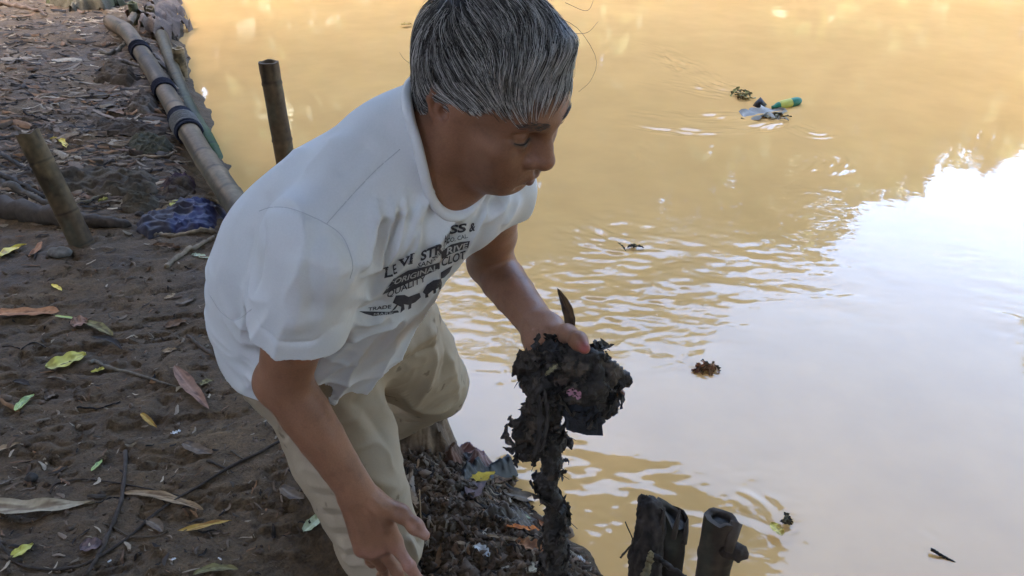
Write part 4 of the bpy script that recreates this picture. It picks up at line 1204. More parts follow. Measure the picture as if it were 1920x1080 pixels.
def leaf_geo(a, b, w, col, shape, curl, bend, spots, g, nrm=None, mid=None):
    """a leaf blade from stalk a to tip b"""
    a = np.asarray(a, float); b = np.asarray(b, float); L = np.linalg.norm(b - a); d = (b - a) / L
    up = np.array([0, 0, 1.0]) if nrm is None else norm(nrm)
    s = norm(np.cross(up, d)); n = np.cross(d, s)
    nu, nv = 18, 9
    t = np.linspace(0, 1, nu); v = np.linspace(-1, 1, nv)
    prof = {'lance': np.sin(np.pi * t ** .8) ** .75, 'oval': np.sin(np.pi * t ** .9) ** .5, 'strip': np.clip(np.minimum(t / .06, (1 - t) / .1), 0, 1) ** .5,
            'torn': np.sin(np.pi * t) ** .4 * (.75 + .25 * np.sin(t * 23 + g.uniform(0, 6)))}[shape]
    if shape in ('torn',): prof = np.clip(prof + .12 * g.standard_normal(nu), .05, 1.1) * np.clip(np.minimum(t / .05, (1 - t) / .05), 0, 1)
    side = g.uniform(-.12, .12)
    ph = g.uniform(0, 6)
    T, Vv = np.meshgrid(t, v, indexing='ij')
    off = side * L * np.sin(np.pi * T)
    wv = prof[:, None] * (w / 2) * (1 + .05 * np.sin(T * 31 + ph))
    zz = curl * w * (np.abs(Vv) ** 1.8 - .25) * (.5 + .5 * prof[:, None]) + bend * L * (np.sin(np.pi * T * 1.0) + .4 * np.sin(T * 7 + ph) + .25 * np.sin(T * 13 + Vv * 2 + ph))
    zz = zz + .05 * w * np.sin(T * 17 + ph) * np.abs(Vv) - .035 * w * np.exp(-(Vv / .14) ** 2)
    pos = a + d * (T * L)[..., None] + s * (off + Vv * wv)[..., None] + n * zz[..., None]
    pos = pos.reshape(-1, 3)
    F = []
    for i in range(nu - 1):
        for j in range(nv - 1): F.append((i * nv + j, i * nv + j + 1, (i + 1) * nv + j + 1, (i + 1) * nv + j))
    c = np.tile(np.asarray(col, float), (nu * nv, 1))
    tt = T.ravel(); vv = Vv.ravel()
    if mid is not None:
        m_ = np.exp(-(vv / .16) ** 2)[:, None]; c = c * (1 - .7 * m_) + np.asarray(mid) * .7 * m_
    ns = fbm2(tt * 5 + ph, vv * 2 + ph, 3, int(g.integers(1000)))
    if spots is not None:
        k = sstep(.12, .5, ns)[:, None]; c = c * (1 - k) + np.asarray(spots) * k
    c = c * (1 + .18 * np.sin(vv * 14 + tt * 5) * .5)[:, None] * (1 + .15 * ns)[:, None]
    return pos, F, np.clip(c, .004, .95)
def put_mesh(name, V, F, C, mat, parent=None, smooth=True):
    V = np.asarray(V, float); o = V.mean(0); ob = mesh_obj(name, V - o, F, mat, parent, smooth, C); ob.location = o
    return ob
LEAFCOL = dict(
    yel=((.66, .50, .05), (.34, .21, .04), (.70, .58, .14)), yelgreen=((.50, .46, .085), (.28, .24, .04), (.58, .54, .16)), green=((.34, .42, .11), (.14, .19, .05), (.40, .46, .2)),
    ochre=((.45, .27, .06), (.26, .13, .04), (.5, .35, .12)), tan=((.30, .205, .115), (.14, .09, .05), (.38, .27, .16)), pale=((.36, .29, .19), (.17, .12, .075), (.42, .35, .24)),
    brown=((.155, .085, .045), (.07, .04, .025), (.22, .14, .08)), rust=((.30, .115, .045), (.13, .06, .03), (.36, .19, .09)), pink=((.27, .15, .10), (.12, .07, .05), (.36, .22, .16)),
    grey=((.15, .105, .068), (.08, .06, .05), (.22, .185, .15)), dark=((.045, .034, .028), (.02, .016, .014), (.08, .06, .05)), mauve=((.15, .10, .09), (.07, .05, .05), (.18, .14, .14)),
    olive=((.20, .17, .07), (.10, .08, .04), (.27, .24, .12)), white=((.55, .54, .52), (.3, .28, .26), (.6, .6, .58)), bark=((.36, .165, .075), (.17, .08, .04), (.40, .22, .12)),
    orange=((.55, .17, .04), (.3, .09, .03), (.6, .25, .08)), palegreen=((.36, .40, .24), (.22, .24, .12), (.45, .48, .32)))
_li = [0]
def leaf(name, label, a, b, wpx, kind, shape='lance', curl=.12, bend=.02, lift=.004, group=None, water=False, cat=None):
    _li[0] += 1; g = np.random.default_rng(500 + _li[0])
    c, sp, mid = LEAFCOL[kind]
    A = GW(*a, .020) if water else GG(*a, lift); Bp = GW(*b, .018) if water else GG(*b, lift)
    d = norm(Bp - A); s = norm(np.cross([0, 0, 1.0], d)); w = wpx / px_per_m((A + Bp) / 2, s)
    V, F, C = leaf_geo(A, Bp, w, c, shape, curl, bend, sp, g, mid=mid)
    if not water: V[:, 2] += max(0, np.quantile(ground_h(V[:, 0], V[:, 1]) + .003 - V[:, 2], .92))
    o = put_mesh(name, V, F, C, M_FRESH if kind in ('yel', 'yelgreen', 'green', 'palegreen') else M_LITTER)
    return tag(o, label, cat or ('leaf' if 'leaf' in name else name.replace('_', ' ')), group)
LY, LB, LG = 'yellow leaves fallen on the mud', 'dead brown leaves on the mud', 'scraps scattered on the mud'
LV = [
 ('leaf', 'pale green leaf lying alone on bare mud at the lower left', (31, 778), (66, 746), 17, 'green', 'oval', LY),
 ('leaf', 'small ochre leaf beside the white paper flake', (264, 776), (295, 804), 12, 'ochre', 'lance', LY),
 ('leaf', 'tiny green leaf above the thin looping twig', (172, 887), (193, 866), 10, 'green', 'lance', LY),
 ('leaf', 'long pale dry leaf cut by the left picture edge', (-44, 942), (180, 944), 33, 'pale', 'lance', LB),
 ('leaf', 'light brown leaf lying under the long curved twig', (233, 930), (383, 961), 17, 'tan', 'oval', LB),
 ('leaf', 'slender yellow tan leaf below the crossing twigs', (334, 1000), (435, 980), 10, 'ochre', 'lance', LB),
 ('leaf', 'green leaf inside the bend of the long twig', (20, 1047), (64, 1022), 16, 'yelgreen', 'lance', LY),
 ('leaf', 'curled grey brown leaf below the white flake', (343, 832), (401, 853), 22, 'grey', 'oval', LB),
 ('leaf', 'bright yellow leaf against the standing trouser leg', (586, 933), (616, 956), 20, 'yel', 'oval', LY),
 ('leaf', 'spotted pale green leaf beside the dark hollow', (570, 1004), (606, 970), 20, 'palegreen', 'oval', LY),
 ('leaf', 'large reddish tan leaf near the man\'s hip', (328, 690), (393, 771), 28, 'pink', 'lance', LB),
 ('leaf', 'brown yellow leaf at the bottom edge of the mud', (362, 1080), (448, 1070), 14, 'olive', 'oval', LB),
 ('leaf', 'dull mauve leaf at the foot of the straight twig', (150, 1027), (193, 1022), 26, 'mauve', 'oval', LB),
 ('leaf', 'dark grey leaf touching the thin yellow tan one', (276, 978), (306, 1000), 22, 'grey', 'oval', LB),
 ('leaf', 'grey brown leaf beside the trouser leg above the yellow one', (529, 922), (572, 946), 24, 'grey', 'oval', LB),
 ('leaf', 'tan leaf tip poking in at the left edge', (-16, 855), (41, 834), 8, 'tan', 'lance', LB),
 ('leaf', 'small grey leaf just above the long pale dry leaf', (-4, 912), (25, 899), 8, 'grey', 'lance', LB),
 ('leaf', 'small grey green leaf right of the lone pale green leaf', (84, 750), (106, 741), 12, 'grey', 'oval', LB),
 ('leaf', 'large bean shaped yellow leaf on open mud', (86, 693), (163, 668), 22, 'yelgreen', 'oval', LY),
 ('leaf', 'thin light green blade across the orange bark strip', (104, 595), (164, 601), 5, 'green', 'strip', LY),
 ('leaf', 'dusky pink leaf under the bark strip end', (133, 612), (166, 603), 19, 'pink', 'oval', LB),
 ('leaf', 'brown leaf with yellow patches over the dark upright one', (158, 606), (213, 632), 18, 'olive', 'oval', LB),
 ('leaf', 'blackish leaf standing on edge with a pale stalk', (172, 637), (231, 662), 13, 'dark', 'lance', LB),
 ('leaf', 'very small yellow leaf on the upper open mud', (98, 536), (117, 548), 9, 'yel', 'oval', LY),
 ('leaf', 'grey tan leaf near the shirt hem', (329, 574), (367, 557), 14, 'grey', 'lance', LB),
 ('leaf', 'small pale leaf next to the grey tan leaf', (309, 563), (329, 552), 9, 'tan', 'oval', LB),
 ('leaf', 'brownish leaf below the torn mud ledge', (307, 616), (351, 603), 12, 'brown', 'lance', LB),
 ('leaf', 'pale yellow leaf tucked beside the shirt hem', (386, 586), (406, 596), 11, 'yel', 'torn', LY),
 ('leaf', 'small pale yellow leaf above the tan stick', (172, 701), (197, 694), 10, 'yelgreen', 'torn', LY),
 ('leaf', 'forked dry leaf under the bean shaped yellow leaf', (70, 713), (127, 717), 12, 'grey', 'torn', LB),
 ('leaf', 'yellow brown leaf beside the reddish tan leaf', (375, 725), (401, 716), 9, 'olive', 'lance', LB),
 ('leaf', 'short tan leaf above the stick\'s far end', (303, 661), (333, 656), 8, 'tan', 'lance', LB),
 ('leaf', 'dark curled leaf near the left edge below the stick', (27, 724), (61, 733), 13, 'dark', 'lance', LB),
 ('leaf', 'big yellow leaf below the leaning bamboo stake', (2, 486), (51, 461), 18, 'yel', 'lance', LY),
 ('leaf', 'tan orange leaf next to the big yellow leaf', (55, 486), (79, 456), 14, 'bark', 'lance', LB),
 ('leaf', 'folded yellow leaf on the path beside the stake top', (96, 267), (127, 285), 14, 'yel', 'torn', LY),
 ('leaf', 'yellow brown leaf lying on the mud caked sheet', (236, 342), (256, 352), 10, 'ochre', 'oval', LY),
 ('leaf', 'small yellow leaf left of the purple cloth', (185, 383), (204, 378), 9, 'yelgreen', 'torn', LY),
 ('leaf', 'small yellow green leaf resting on the blue tarp', (318, 388), (337, 377), 9, 'yelgreen', 'oval', LY),
 ('leaf', 'broad tan leaf resting on the blue tarp', (278, 408), (351, 400), 17, 'tan', 'torn', LB),
 ('leaf', 'brown leaf in front of the blue tarp', (287, 460), (339, 467), 12, 'brown', 'torn', LB),
 ('leaf', 'brown curled leaf on the path by the bamboo rail', (202, 214), (233, 220), 12, 'brown', 'oval', LB),
 ('leaf', 'orange leaf at the far end of the path', (172, -3), (208, 7), 7, 'orange', 'lance', LY),
 ('leaf', 'large leaf, half yellow half mauve, on the crumbly soil', (888, 949), (926, 896), 38, 'mauve', 'oval', LY),
 ('leaf', 'brown leaf curled beside the hanging mud strand', (928, 912), (1004, 908), 18, 'brown', 'lance', LB),
 ('leaf', 'dark leaf lying under the curled brown one', (940, 925), (1016, 945), 22, 'grey', 'lance', LB),
 ('leaf', 'pale spotted leaf near the hanging mud strand', (924, 966), (996, 978), 24, 'palegreen', 'oval', LB),
 ('leaf', 'red orange leaf touching the hanging mud strand', (948, 994), (1013, 1000), 15, 'orange', 'torn', LB),
 ('leaf', 'long creased tan leaf below the red orange leaf', (911, 1010), (1000, 1014), 11, 'tan', 'torn', LB),
 ('leaf', 'rust coloured leaf folded upright behind the mud strand', (1006, 974), (1022, 1032), 14, 'rust', 'torn', LB),
 ('leaf', 'broad brown leaf at the foot of the mud strand', (966, 1022), (1020, 1042), 24, 'bark', 'torn', LB),
 ('leaf', 'olive leaf scrap on the black plastic', (937, 885), (967, 905), 14, 'olive', 'torn', LB),
 ('leaf', 'cream leaf at the bottom edge under the mud strand', (986, 1082), (1037, 1062), 24, 'pale', 'torn', LB),
]
for n, lab, a, b, w, k, sh, grp in LV:
    leaf(n, lab, a, b, w, k, sh, curl=.22 if sh == 'torn' else .14, bend=.03 if sh != 'strip' else .01, group=grp)
# the yellow half of the two coloured leaf
for o in list(COL.objects):
    if o.get('label', '').startswith('large leaf, half yellow'):
        at = o.data.color_attributes['col']; n = len(o.data.vertices)
        for i in range(n):
            t = (i // 9) / 17
            if t > .55: at.data[i].color = (.46, .30, .03, 1)
for lab, a, b, w, k, sh in [
 ('orange brown bark strip lying near the left edge', (-6, 593), (113, 588), 15, 'bark', 'strip'), ('white paper flake on dark mud', (320, 815), (340, 809), 7, 'white', 'torn'),
 ('white triangular scrap on the crumbly soil', (889, 1034), (918, 1056), 20, 'white', 'torn'), ('pale green plastic scrap beside the shirt', (361, 477), (393, 486), 13, 'palegreen', 'torn'),
 ('grey torn scrap outside the bamboo rail', (286, 96), (311, 130), 16, 'grey', 'torn'), ('tiny white scrap at the water edge', (1083, 1048), (1098, 1056), 12, 'white', 'torn'),
 ('tiny white scrap near the dull mauve leaf', (202, 1057), (210, 1052), 4, 'white', 'torn'), ('tiny white scrap below the thin yellow tan leaf', (322, 1052), (331, 1049), 5, 'white', 'torn'),
 ('tiny white scrap near the bottom edge of the mud', (409, 1048), (416, 1053), 5, 'white', 'torn')]:
    leaf('paper_scrap' if 'white' in lab else ('bark_strip' if 'bark' in lab else 'plastic_scrap'), lab, a, b, w, k, sh, curl=.1, bend=.02, group=LG if 'bark' not in lab else None)
# floating leaves
for lab, a, b, w, k in [('small yellow leaf drifting far out behind the man\'s head', (752, 47), (772, 45), 7, 'ochre'), ('bright yellow leaf floating beside the bamboo stump', (1446, 980), (1467, 1004), 19, 'yel')]:
    leaf('floating_leaf', lab, a, b, w, k, 'oval', curl=.12, bend=.01, water=True, group='leaves floating on the river', cat='leaf')

# ---- twigs, sticks and strips
def stick(name, label, px, r_px, col, r_end=.6, lift=.6, sides=7, group='twigs and sticks on the mud', rough=.07, mat=None, hs=None, cat='stick', n=26):
    _li[0] += 1; g = np.random.default_rng(900 + _li[0])
    pts = [GG(*q) for q in px] if hs is None else [GG(q[0], q[1], h) if not isinstance(h, tuple) else P(q[0], q[1], h[0]) for q, h in zip(px, hs)]
    p = spline(pts, n); rad = np.array([r_px / px_per_m(q, CR) for q in p]) * np.linspace(1, r_end, n)
    if hs is None:
        p[:, 2] = np.maximum(ground_h(p[:, 0], p[:, 1]), np.convolve(np.pad(p[:, 2], 3, 'edge'), np.ones(7) / 7, 'valid')) + rad * lift
    p = p + g.normal(0, 1, p.shape) * (rad * .12)[:, None]
    mb = MB(); tube(mb, p, rad * (1 + .12 * g.standard_normal(n)), sides, col, jitter=rough, g=g)
    V = np.vstack(mb.v); c = np.vstack(mb.c) * (1 + .25 * fbm3(V * 60, 2, _li[0]))[:, None]
    o = put_mesh(name, V, mb.f, np.clip(c, .005, 1), mat or M_WOOD)
    return tag(o, label, cat, group)
TW = (.050, .036, .026); TN = (.21, .155, .10); DK = (.022, .017, .014)
for lab, px, r, c, e in [
 ('tan stick with a bent end lying below the bean shaped leaf', [(168, 683), (180, 680), (200, 689), (260, 705), (332, 726)], 4.2, (.14, .115, .085), .45),
 ('dark root stick running into the mud under the shirt hem', [(352, 633), (372, 648), (400, 668), (440, 684)], 4.0, (.07, .05, .035), .8),
 ('long curved twig sweeping from the trouser leg to the left edge', [(535, 822), (490, 848), (440, 873), (390, 902), (337, 933), (300, 962), (264, 990), (225, 1020), (189, 1045), (150, 1062), (104, 1070), (60, 1067), (31, 1056), (12, 1036), (-4, 1015)], 3.0, TW, .8),
 ('straight dark twig standing across the long curved twig', [(236, 850), (234, 890), (231, 929), (224, 950), (217, 970), (207, 997), (195, 1024), (180, 1052), (163, 1084)], 3.6, (.062, .045, .034), 1.1),
 ('thin looping twig above the light brown leaf', [(94, 926), (100, 912), (120, 904), (148, 900), (176, 900), (230, 908), (290, 920), (341, 931)], 1.7, TW, 1.0),
 ('hair thin stalk joining the pale dry leaf to the twig', [(178, 945), (192, 941), (205, 935), (218, 934), (232, 935)], 1.4, DK, 1.0),
 ('wispy twig forking near the mauve leaf', [(192, 982), (215, 991), (242, 1005), (270, 1007), (293, 1006), (307, 1002), (316, 995)], 1.8, (.09, .066, .045), .7),
 ('short dark twig above the small ochre leaf', [(145, 765), (165, 768), (190, 766), (226, 754)], 2.0, DK, .6),
 ('short twig branching under the long curved twig', [(388, 866), (404, 871), (423, 879)], 2.4, TW, .9),
 ('stub twig resting on the long curved twig', [(433, 846), (446, 855), (458, 862)], 2.0, (.10, .075, .05), .8),
 ('thin curly stem near the left edge', [(4, 650), (22, 650), (40, 655), (50, 648), (66, 643), (86, 652)], 1.3, DK, 1.0),
 ('tan bamboo strip on the path left of the rail', [(224, 300), (262, 297), (312, 293), (326, 286)], 3.0, TN, .7),
 ('bent tan stick on the mud caked sheet', [(137, 383), (165, 380), (190, 369), (226, 367)], 3.6, (.15, .12, .075), .6),
 ('flat tan strip in front of the blue tarp', [(287, 441), (330, 444), (404, 438)], 3.6, TN, 1.3),
 ('pale stick leaning toward the man\'s back', [(312, 503), (330, 487), (365, 467), (402, 447)], 5.0, (.22, .165, .11), .8),
 ('dark stick lying across the far path', [(55, 149), (75, 145), (110, 148), (148, 146)], 3.0, DK, .7),
 ('tan stick lying on the far path', [(113, 185), (150, 183), (206, 179)], 2.6, TN, .6),
 ('brown stick at the left edge of the far path', [(-4, 142), (20, 147), (40, 153)], 2.2, (.16, .11, .07), .8),
 ('short dark stick near the leaning stake top', [(46, 214), (66, 220), (93, 228)], 2.2, DK, .7),
 ('thin straw lying by the sandalled foot', [(783, 922), (815, 919), (852, 915)], 1.6, (.12, .085, .055), .9),
]: stick('stick' if 'stick' in lab else ('strip' if 'strip' in lab else 'twig'), lab, px, r, c, e, cat='strip' if 'strip' in lab else ('stick' if 'stick' in lab else 'twig'))
stick('straw', 'pale straw standing upright beside the thumb', [(790, 990), (789, 952)], 1.8, (.30, .21, .12), .6, hs=[-.005, .055], cat='straw', group=None)
stick('stick', 'dark stick end jutting up behind the mud strand', [(990, 908), (1003, 884), (1014, 862)], 6.0, (.04, .032, .026), .9, hs=[-.01, .035, .08], group=None)
stick('branch', 'short branch with a pale broken end beside the rail', [(246, 58), (256, 48), (272, 44), (299, 54)], 6.0, (.17, .125, .08), 1.0, hs=[.05, .07, .07, .05], group=None, cat='branch')
stick('root', 'pale root bulging from the path beside the rail', [(184, 101), (205, 104), (222, 97), (242, 82)], 4.5, (.15, .125, .095), .8, cat='root', group='roots in the path')
stick('root', 'grey root running under the rail', [(208, 121), (228, 117), (246, 122), (268, 128)], 4.2, (.12, .10, .08), .8, cat='root', group='roots in the path')
stick('log', 'brown log with a pale tip at the top left corner', [(-20, 10), (20, 14), (64, 21), (90, 31)], 6.0, (.13, .085, .06), .35, cat='log', group=None)
stick('log', 'thick dark log lying behind the leaning stake', [(-40, 400), (40, 405), (110, 416), (170, 421), (215, 424), (243, 426)], 25, (.060, .045, .034), .32, lift=.5, sides=16, rough=.03, group=None, cat='log')
for lab, px, r in [('uppermost black palm stalk at the left edge', [(-30, 283), (10, 297), (66, 328)], 6), ('middle black palm stalk above the dark log', [(-30, 322), (20, 338), (84, 372)], 7),
                   ('lowest grey palm stalk touching the dark log', [(-30, 338), (30, 360), (98, 388)], 9)]:
    stick('palm_stalk', lab, px, r, (.034, .028, .023) if 'black' in lab else (.08, .066, .052), .6, cat='palm stalk', group='palm stalks at the left edge')

# ---- bamboo
def bamboo_geo(mb, pts, r, nodes, col, col2=None, open_top=False, seed=0, flare=0.0, sides=20, jag=.006, slope=None, plug=.10, wall=.74, rough=.025):
    """a bamboo culm along pts (base to top) with node rings"""
    pts = np.asarray(pts, float); n = 16 * (len(nodes) + 2); p = spline(pts, n); g = np.random.default_rng(seed)
    t = np.linspace(0, 1, n); rr = np.interp(t, np.linspace(0, 1, len(np.atleast_1d(r))), np.atleast_1d(r))
    ring = sum(np.exp(-((t - k) / .006) ** 2) for k in nodes) if len(nodes) else 0 * t
    rad = rr * (1 + .07 * ring + flare * sstep(.8, 1, t))
    m2 = MB(); tube(m2, p, rad, sides, col, caps=False)
    V = np.vstack(m2.v); tt = np.repeat(t, sides); an = np.tile(np.arange(sides), n)
    if open_top:                                       # a hacked, splintered end
        d = norm(p[-1] - p[-2]); hj = g.normal(0, jag, sides); hj = .5 * hj + .25 * (np.roll(hj, 1) + np.roll(hj, -1))
        if slope is not None: hj = hj + (V[-sides:] - p[-1]) @ np.asarray(slope)
        V[-sides:] += d * hj[:, None]
    V = V * 1.0; wob = rough * noise3(np.c_[an * .5, tt * 7, 0 * tt + seed], seed) + rough * .8 * noise3(np.c_[an * 1.3, tt * 26, 0 * tt + seed], seed + 2)
    V = V + (V - np.repeat(p, sides, 0)) * wob[:, None]
    c = np.tile(np.asarray(col, float), (len(V), 1))
    if col2 is not None:
        k = sstep(.25, .75, tt + .15 * noise2(tt * 9, an * .4, seed))[:, None]; c = c * (1 - k) + np.asarray(col2) * k
    for k in nodes:
        e = np.exp(-((tt - k - .008) / .005) ** 2)[:, None]; c = c * (1 - .55 * e)
        e = np.exp(-((tt - k + .010) / .012) ** 2)[:, None]; c = c * (1 + .25 * e)
    c = c * (1 + .35 * noise2(an * .9 + seed, tt * 3, seed + 3))[:, None] * (1 + .22 * noise2(an * 3.1, tt * 40, seed + 4))[:, None]
    st = sstep(.15, .6, fbm2(an * .35 + seed, tt * 6, 3, seed + 7))[:, None]; c = c * (1 - .55 * st)
    gr = sstep(.25, .7, fbm2(an * .3 + 9, tt * 4 + seed, 3, seed + 9))[:, None]; c = c * (1 - .4 * gr) + np.array([.10, .10, .07]) * .4 * gr
    mb.add(V, m2.f, np.clip(c, .004, 1))
    d = norm(p[-1] - p[-2]); a, b = frame_of(d); ang = np.linspace(0, 2 * np.pi, sides, endpoint=False)
    top = V[-sides:]; cen = p[-1]
    if open_top:
        w = wall
        o = top; i1 = cen + (top - cen) * w; i2 = i1 - d * plug
        Vv = np.vstack([o, i1, i2, i2.mean(0)[None] + d * .004]); S = sides
        F = [(k, (k + 1) % S, S + (k + 1) % S, S + k) for k in range(S)] + [(S + k, S + (k + 1) % S, 2 * S + (k + 1) % S, 2 * S + k) for k in range(S)] + [(2 * S + k, 2 * S + (k + 1) % S, 3 * S) for k in range(S)]
        cc = np.vstack([np.tile(np.asarray(col) * 1.25, (2 * S, 1)), np.tile(np.asarray(col) * .3, (S + 1, 1))])
        mb.add(Vv, F, cc)
    else:
        mb.add(top, [tuple(range(sides))], np.asarray(col) * .8)
    mb.add(V[:sides], [tuple(range(sides - 1, -1, -1))], np.asarray(col) * .6)
    return p, rad
def stake(label, base, top, r, nodes, col, seed, col2=None, group='bamboo stakes along the bank', name='bamboo_stake', mat=None, **kw):
    mb = MB(); bamboo_geo(mb, [base, (base + top) / 2 + np.array([.004, 0, 0]), top], r, nodes, col, col2, True, seed, **kw)
    base = np.asarray(base)
    V = np.vstack(mb.v) - base
    o = mesh_obj(name, V, mb.f, mat or M_BAMBOO, None, True, np.vstack(mb.c)); o.location = base
    tag(o, label, 'bamboo stake', group)
    return o
def child_tube(parent, name, pts, r, col, mat, sides=8, **k):
    mb = MB(); tube(mb, np.asarray(pts) - np.array(parent.location), r, sides, col, **k); return mb.build(name, mat, parent)
BB = (.155, .108, .062)
t_ = P(503, 116, 3.78); b_ = t_ + np.array([.03, -.02, -.95])
stake('tall bamboo stake standing in the water behind the man\'s shoulder', b_, t_, .0445, [.28, .62, .9], (.098, .064, .036), 1)
b_ = GG(153, 456); t_ = P(50, 247, proj(b_)[2] - .16)
stk = stake('bamboo stake leaning left beside the dark log, split at its top', b_ - np.array([-.02, 0, .12]), t_, [.042, .040, .039], [.22, .45, .80], (.085, .052, .028), 2, (.135, .090, .045), jag=.012)
# stakes at the far end
for k, (lab, bp, tpx, r_px, col) in enumerate([
 ('greenish bamboo stake at the far end of the rail', (259, 46), (247, 5), 8.5, (.12, .115, .055)), ('short brown stake right of the greenish far stake', (283, 42), (281, 14), 7.5, (.14, .105, .06)),
 ('thin reddish stake leaning on the far end of the rail', (248, 46), (238, 19), 4.5, (.20, .10, .06)), ('pale cut bamboo stake beside the dark green pole', (340, 140), (333, 90), 11, (.22, .16, .09))]):
    b_ = GG(*bp) - np.array([0, 0, .06]); d0 = proj(b_)[2]; t_ = P(tpx[0], tpx[1], d0 - .12)
    stake(lab, b_, t_, r_px * d0 / FPX, [.35, .75], col, 20 + k)
# rail with its lashings
rail_px = [(208, 42), (238, 60), (262, 94), (287, 133), (318, 186), (346, 233), (380, 290), (411, 336), (446, 388), (475, 432)]
rail = []
for q in rail_px:
    p0 = GG(*q); r0 = np.interp(q[1], [42, 432], [.048, .046]); rail.append(G(q[0], q[1], max(p0[2], -.01) + .055))
mb = MB(); rp, rrad = bamboo_geo(mb, rail[::-1], [.047, .048, .05], [.06, .15, .23, .31, .41, .50, .60, .70, .80, .90], (.165, .118, .072), (.135, .096, .06), False, 5)
o0 = rp[0]
rl = mesh_obj('bamboo_rail', np.vstack(mb.v) - o0, mb.f, M_BAMBOO, None, True, np.vstack(mb.c)); rl.location = o0
tag(rl, 'long bamboo rail lying along the edge of the bank, tied with dark cord', 'bamboo rail')
pxs = np.array([proj(q)[:2] for q in rp])
def lashing(y0, y1, turns, r, col):
    i0 = int(np.argmin(np.abs(pxs[:, 1] - y1))); i1 = int(np.argmin(np.abs(pxs[:, 1] - y0))); i0, i1 = min(i0, i1), max(i0, i1)
    if i1 <= i0: i1 = i0 + 1
    A, B = rp[i0], rp[i1]; d = norm(B - A); a, b = frame_of(d); n = turns * 18
    pts = [A + (B - A) * (k / n) + (a * math.cos(k / 18 * 2 * np.pi) + b * math.sin(k / 18 * 2 * np.pi)) * (rrad[i0] * 1.06 + r * .5) for k in range(n + 1)]
    child_tube(rl, 'cord_lashing', pts, r, col, M_CLOTH, 6)
lashing(90, 100, 3, .007, (.028, .028, .04)); lashing(164, 175, 4, .007, (.028, .028, .042)); lashing(218, 228, 4, .008, (.028, .03, .045)); lashing(228, 246, 5, .011, (.15, .14, .13)); lashing(244, 252, 2, .007, (.03, .032, .048))
# dark green pole outside the rail
mb = MB(); pp = [GW(424, 332, -.06), P(393, 265, 4.25), P(360, 212, 4.62), P(330, 142, 5.1), P(303, 66, 5.62)]
gp, _ = bamboo_geo(mb, pp, [.026, .030, .036, .038, .038], [.2, .42, .58, .72, .88], (.030, .062, .013), (.085, .06, .030), True, 9)
o = mesh_obj('bamboo_pole', np.vstack(mb.v) - gp[0], mb.f, M_BAMBOO, None, True, np.vstack(mb.c)); o.location = gp[0]
tag(o, 'dark green bamboo pole slanting into the water outside the rail', 'bamboo pole')
# stumps at the lower right
d = 1.72
t_ = P(1353, 972, d); b_ = P(1312, 1180, d + .10); b_[2] = -.55
sk = stake('dark bamboo stump with a round knot on its side, right of the forked stump', b_, t_, [.037, .035, .034], [.20, .50, .86], (.050, .036, .026), 31, (.070, .048, .032), 'bamboo stumps in the water by the bank', jag=.011, plug=.010, wall=.62, rough=.06)
vd = norm(P(1360, 1000, d) - P(1345, 1060, d))
mbk = MB(); kn = P(1383, 1035, d - .005)
V_, F_ = Field().ell(kn, (.020, .018, .019)).ell(kn - CR * .02, (.018, .013, .013), k=.01).mesh(kn - .06, kn + .06, .004)
V_ = V_ + vnormals(V_, F_) * (.0035 * fbm3(V_ * 130, 2, 3))[:, None]
put_mesh('knot', V_ - np.array(sk.location), F_, np.tile([.05, .035, .025], (len(V_), 1)), M_WOOD, sk)
child_tube(sk, 'splinter', [P(1366, 1035, d - .02), P(1373, 1005, d - .02), P(1381, 979, d - .015)], [.009, .012, .0125], (.085, .06, .042), M_BAMBOO, 6)
# the forked stump
d = 1.70
b_ = P(1228, 1180, d + .08); b_[2] = -.55; t_ = P(1256, 962, d)
fs = stake('black forked stump with a knobbly broken top at the water edge', b_, t_, [.046, .042, .037], [.35, .80], (.036, .027, .020), 33, (.048, .034, .025), 'bamboo stumps in the water by the bank', 'tree_stump', jag=.014, slope=(-.75, 0, 0), plug=.014, wall=.6, rough=.10)
f = Field(); L_ = np.array(fs.location)
f.chain([P(1205, 1110, d + .0), P(1212, 1040, d - .02), P(1220, 990, d - .025), P(1214, 958, d - .02), P(1213, 946, d - .02)], [.032, .031, .026, .021, .019], k=.012)
f.ell(P(1222, 950, d - .02), (.02, .017, .013), k=.01)
V_, F_ = f.mesh(P(1212, 1060, d) - [.12, .12, .16], P(1214, 1000, d) + [.12, .12, .16], .0036)
V_ = V_ + vnormals(V_, F_) * (.004 * fbm3(V_ * np.array([90, 90, 14]), 3, 8) + .0022 * fbm3(V_ * 170, 2, 4))[:, None]
n_ = fbm3(V_ * np.array([90, 90, 14]), 3, 2)
mesh_obj('broken_limb', V_ - L_, F_, M_WOOD, fs, True, np.clip(np.array([.040, .030, .023]) * (1 + .7 * n_)[:, None], .006, 1))
for q, (x0, y0, x1, y1) in enumerate([(1262, 1010, 1275, 955), (1240, 1000, 1246, 950), (1282, 1020, 1290, 972)]):
    child_tube(fs, 'splinter', [P(x0, y0, d - .045 + .02 * (q == 2)), P((x0 + x1) / 2, (y0 + y1) / 2, d - .045 + .02 * (q == 2)), P(x1, y1, d - .04 + .02 * (q == 2))], [.006, .0055, .0015], (.06, .043, .03), M_WOOD, 5)
stick('twig', 'thin twig propped on the forked stump', [(1163, 1046), (1180, 1026), (1187, 1014), (1172, 978)], 2.2, (.07, .05, .03), .5, hs=[(1.66,), (1.66,), (1.665,), (1.67,)], group='twigs caught at the stumps', cat='twig')
stick('stick', 'dark stick lying between the stumps', [(1222, 1040), (1250, 1058), (1285, 1084)], 6, (.035, .026, .02), .9, hs=[(1.62,), (1.62,), (1.62,)], group='twigs caught at the stumps')
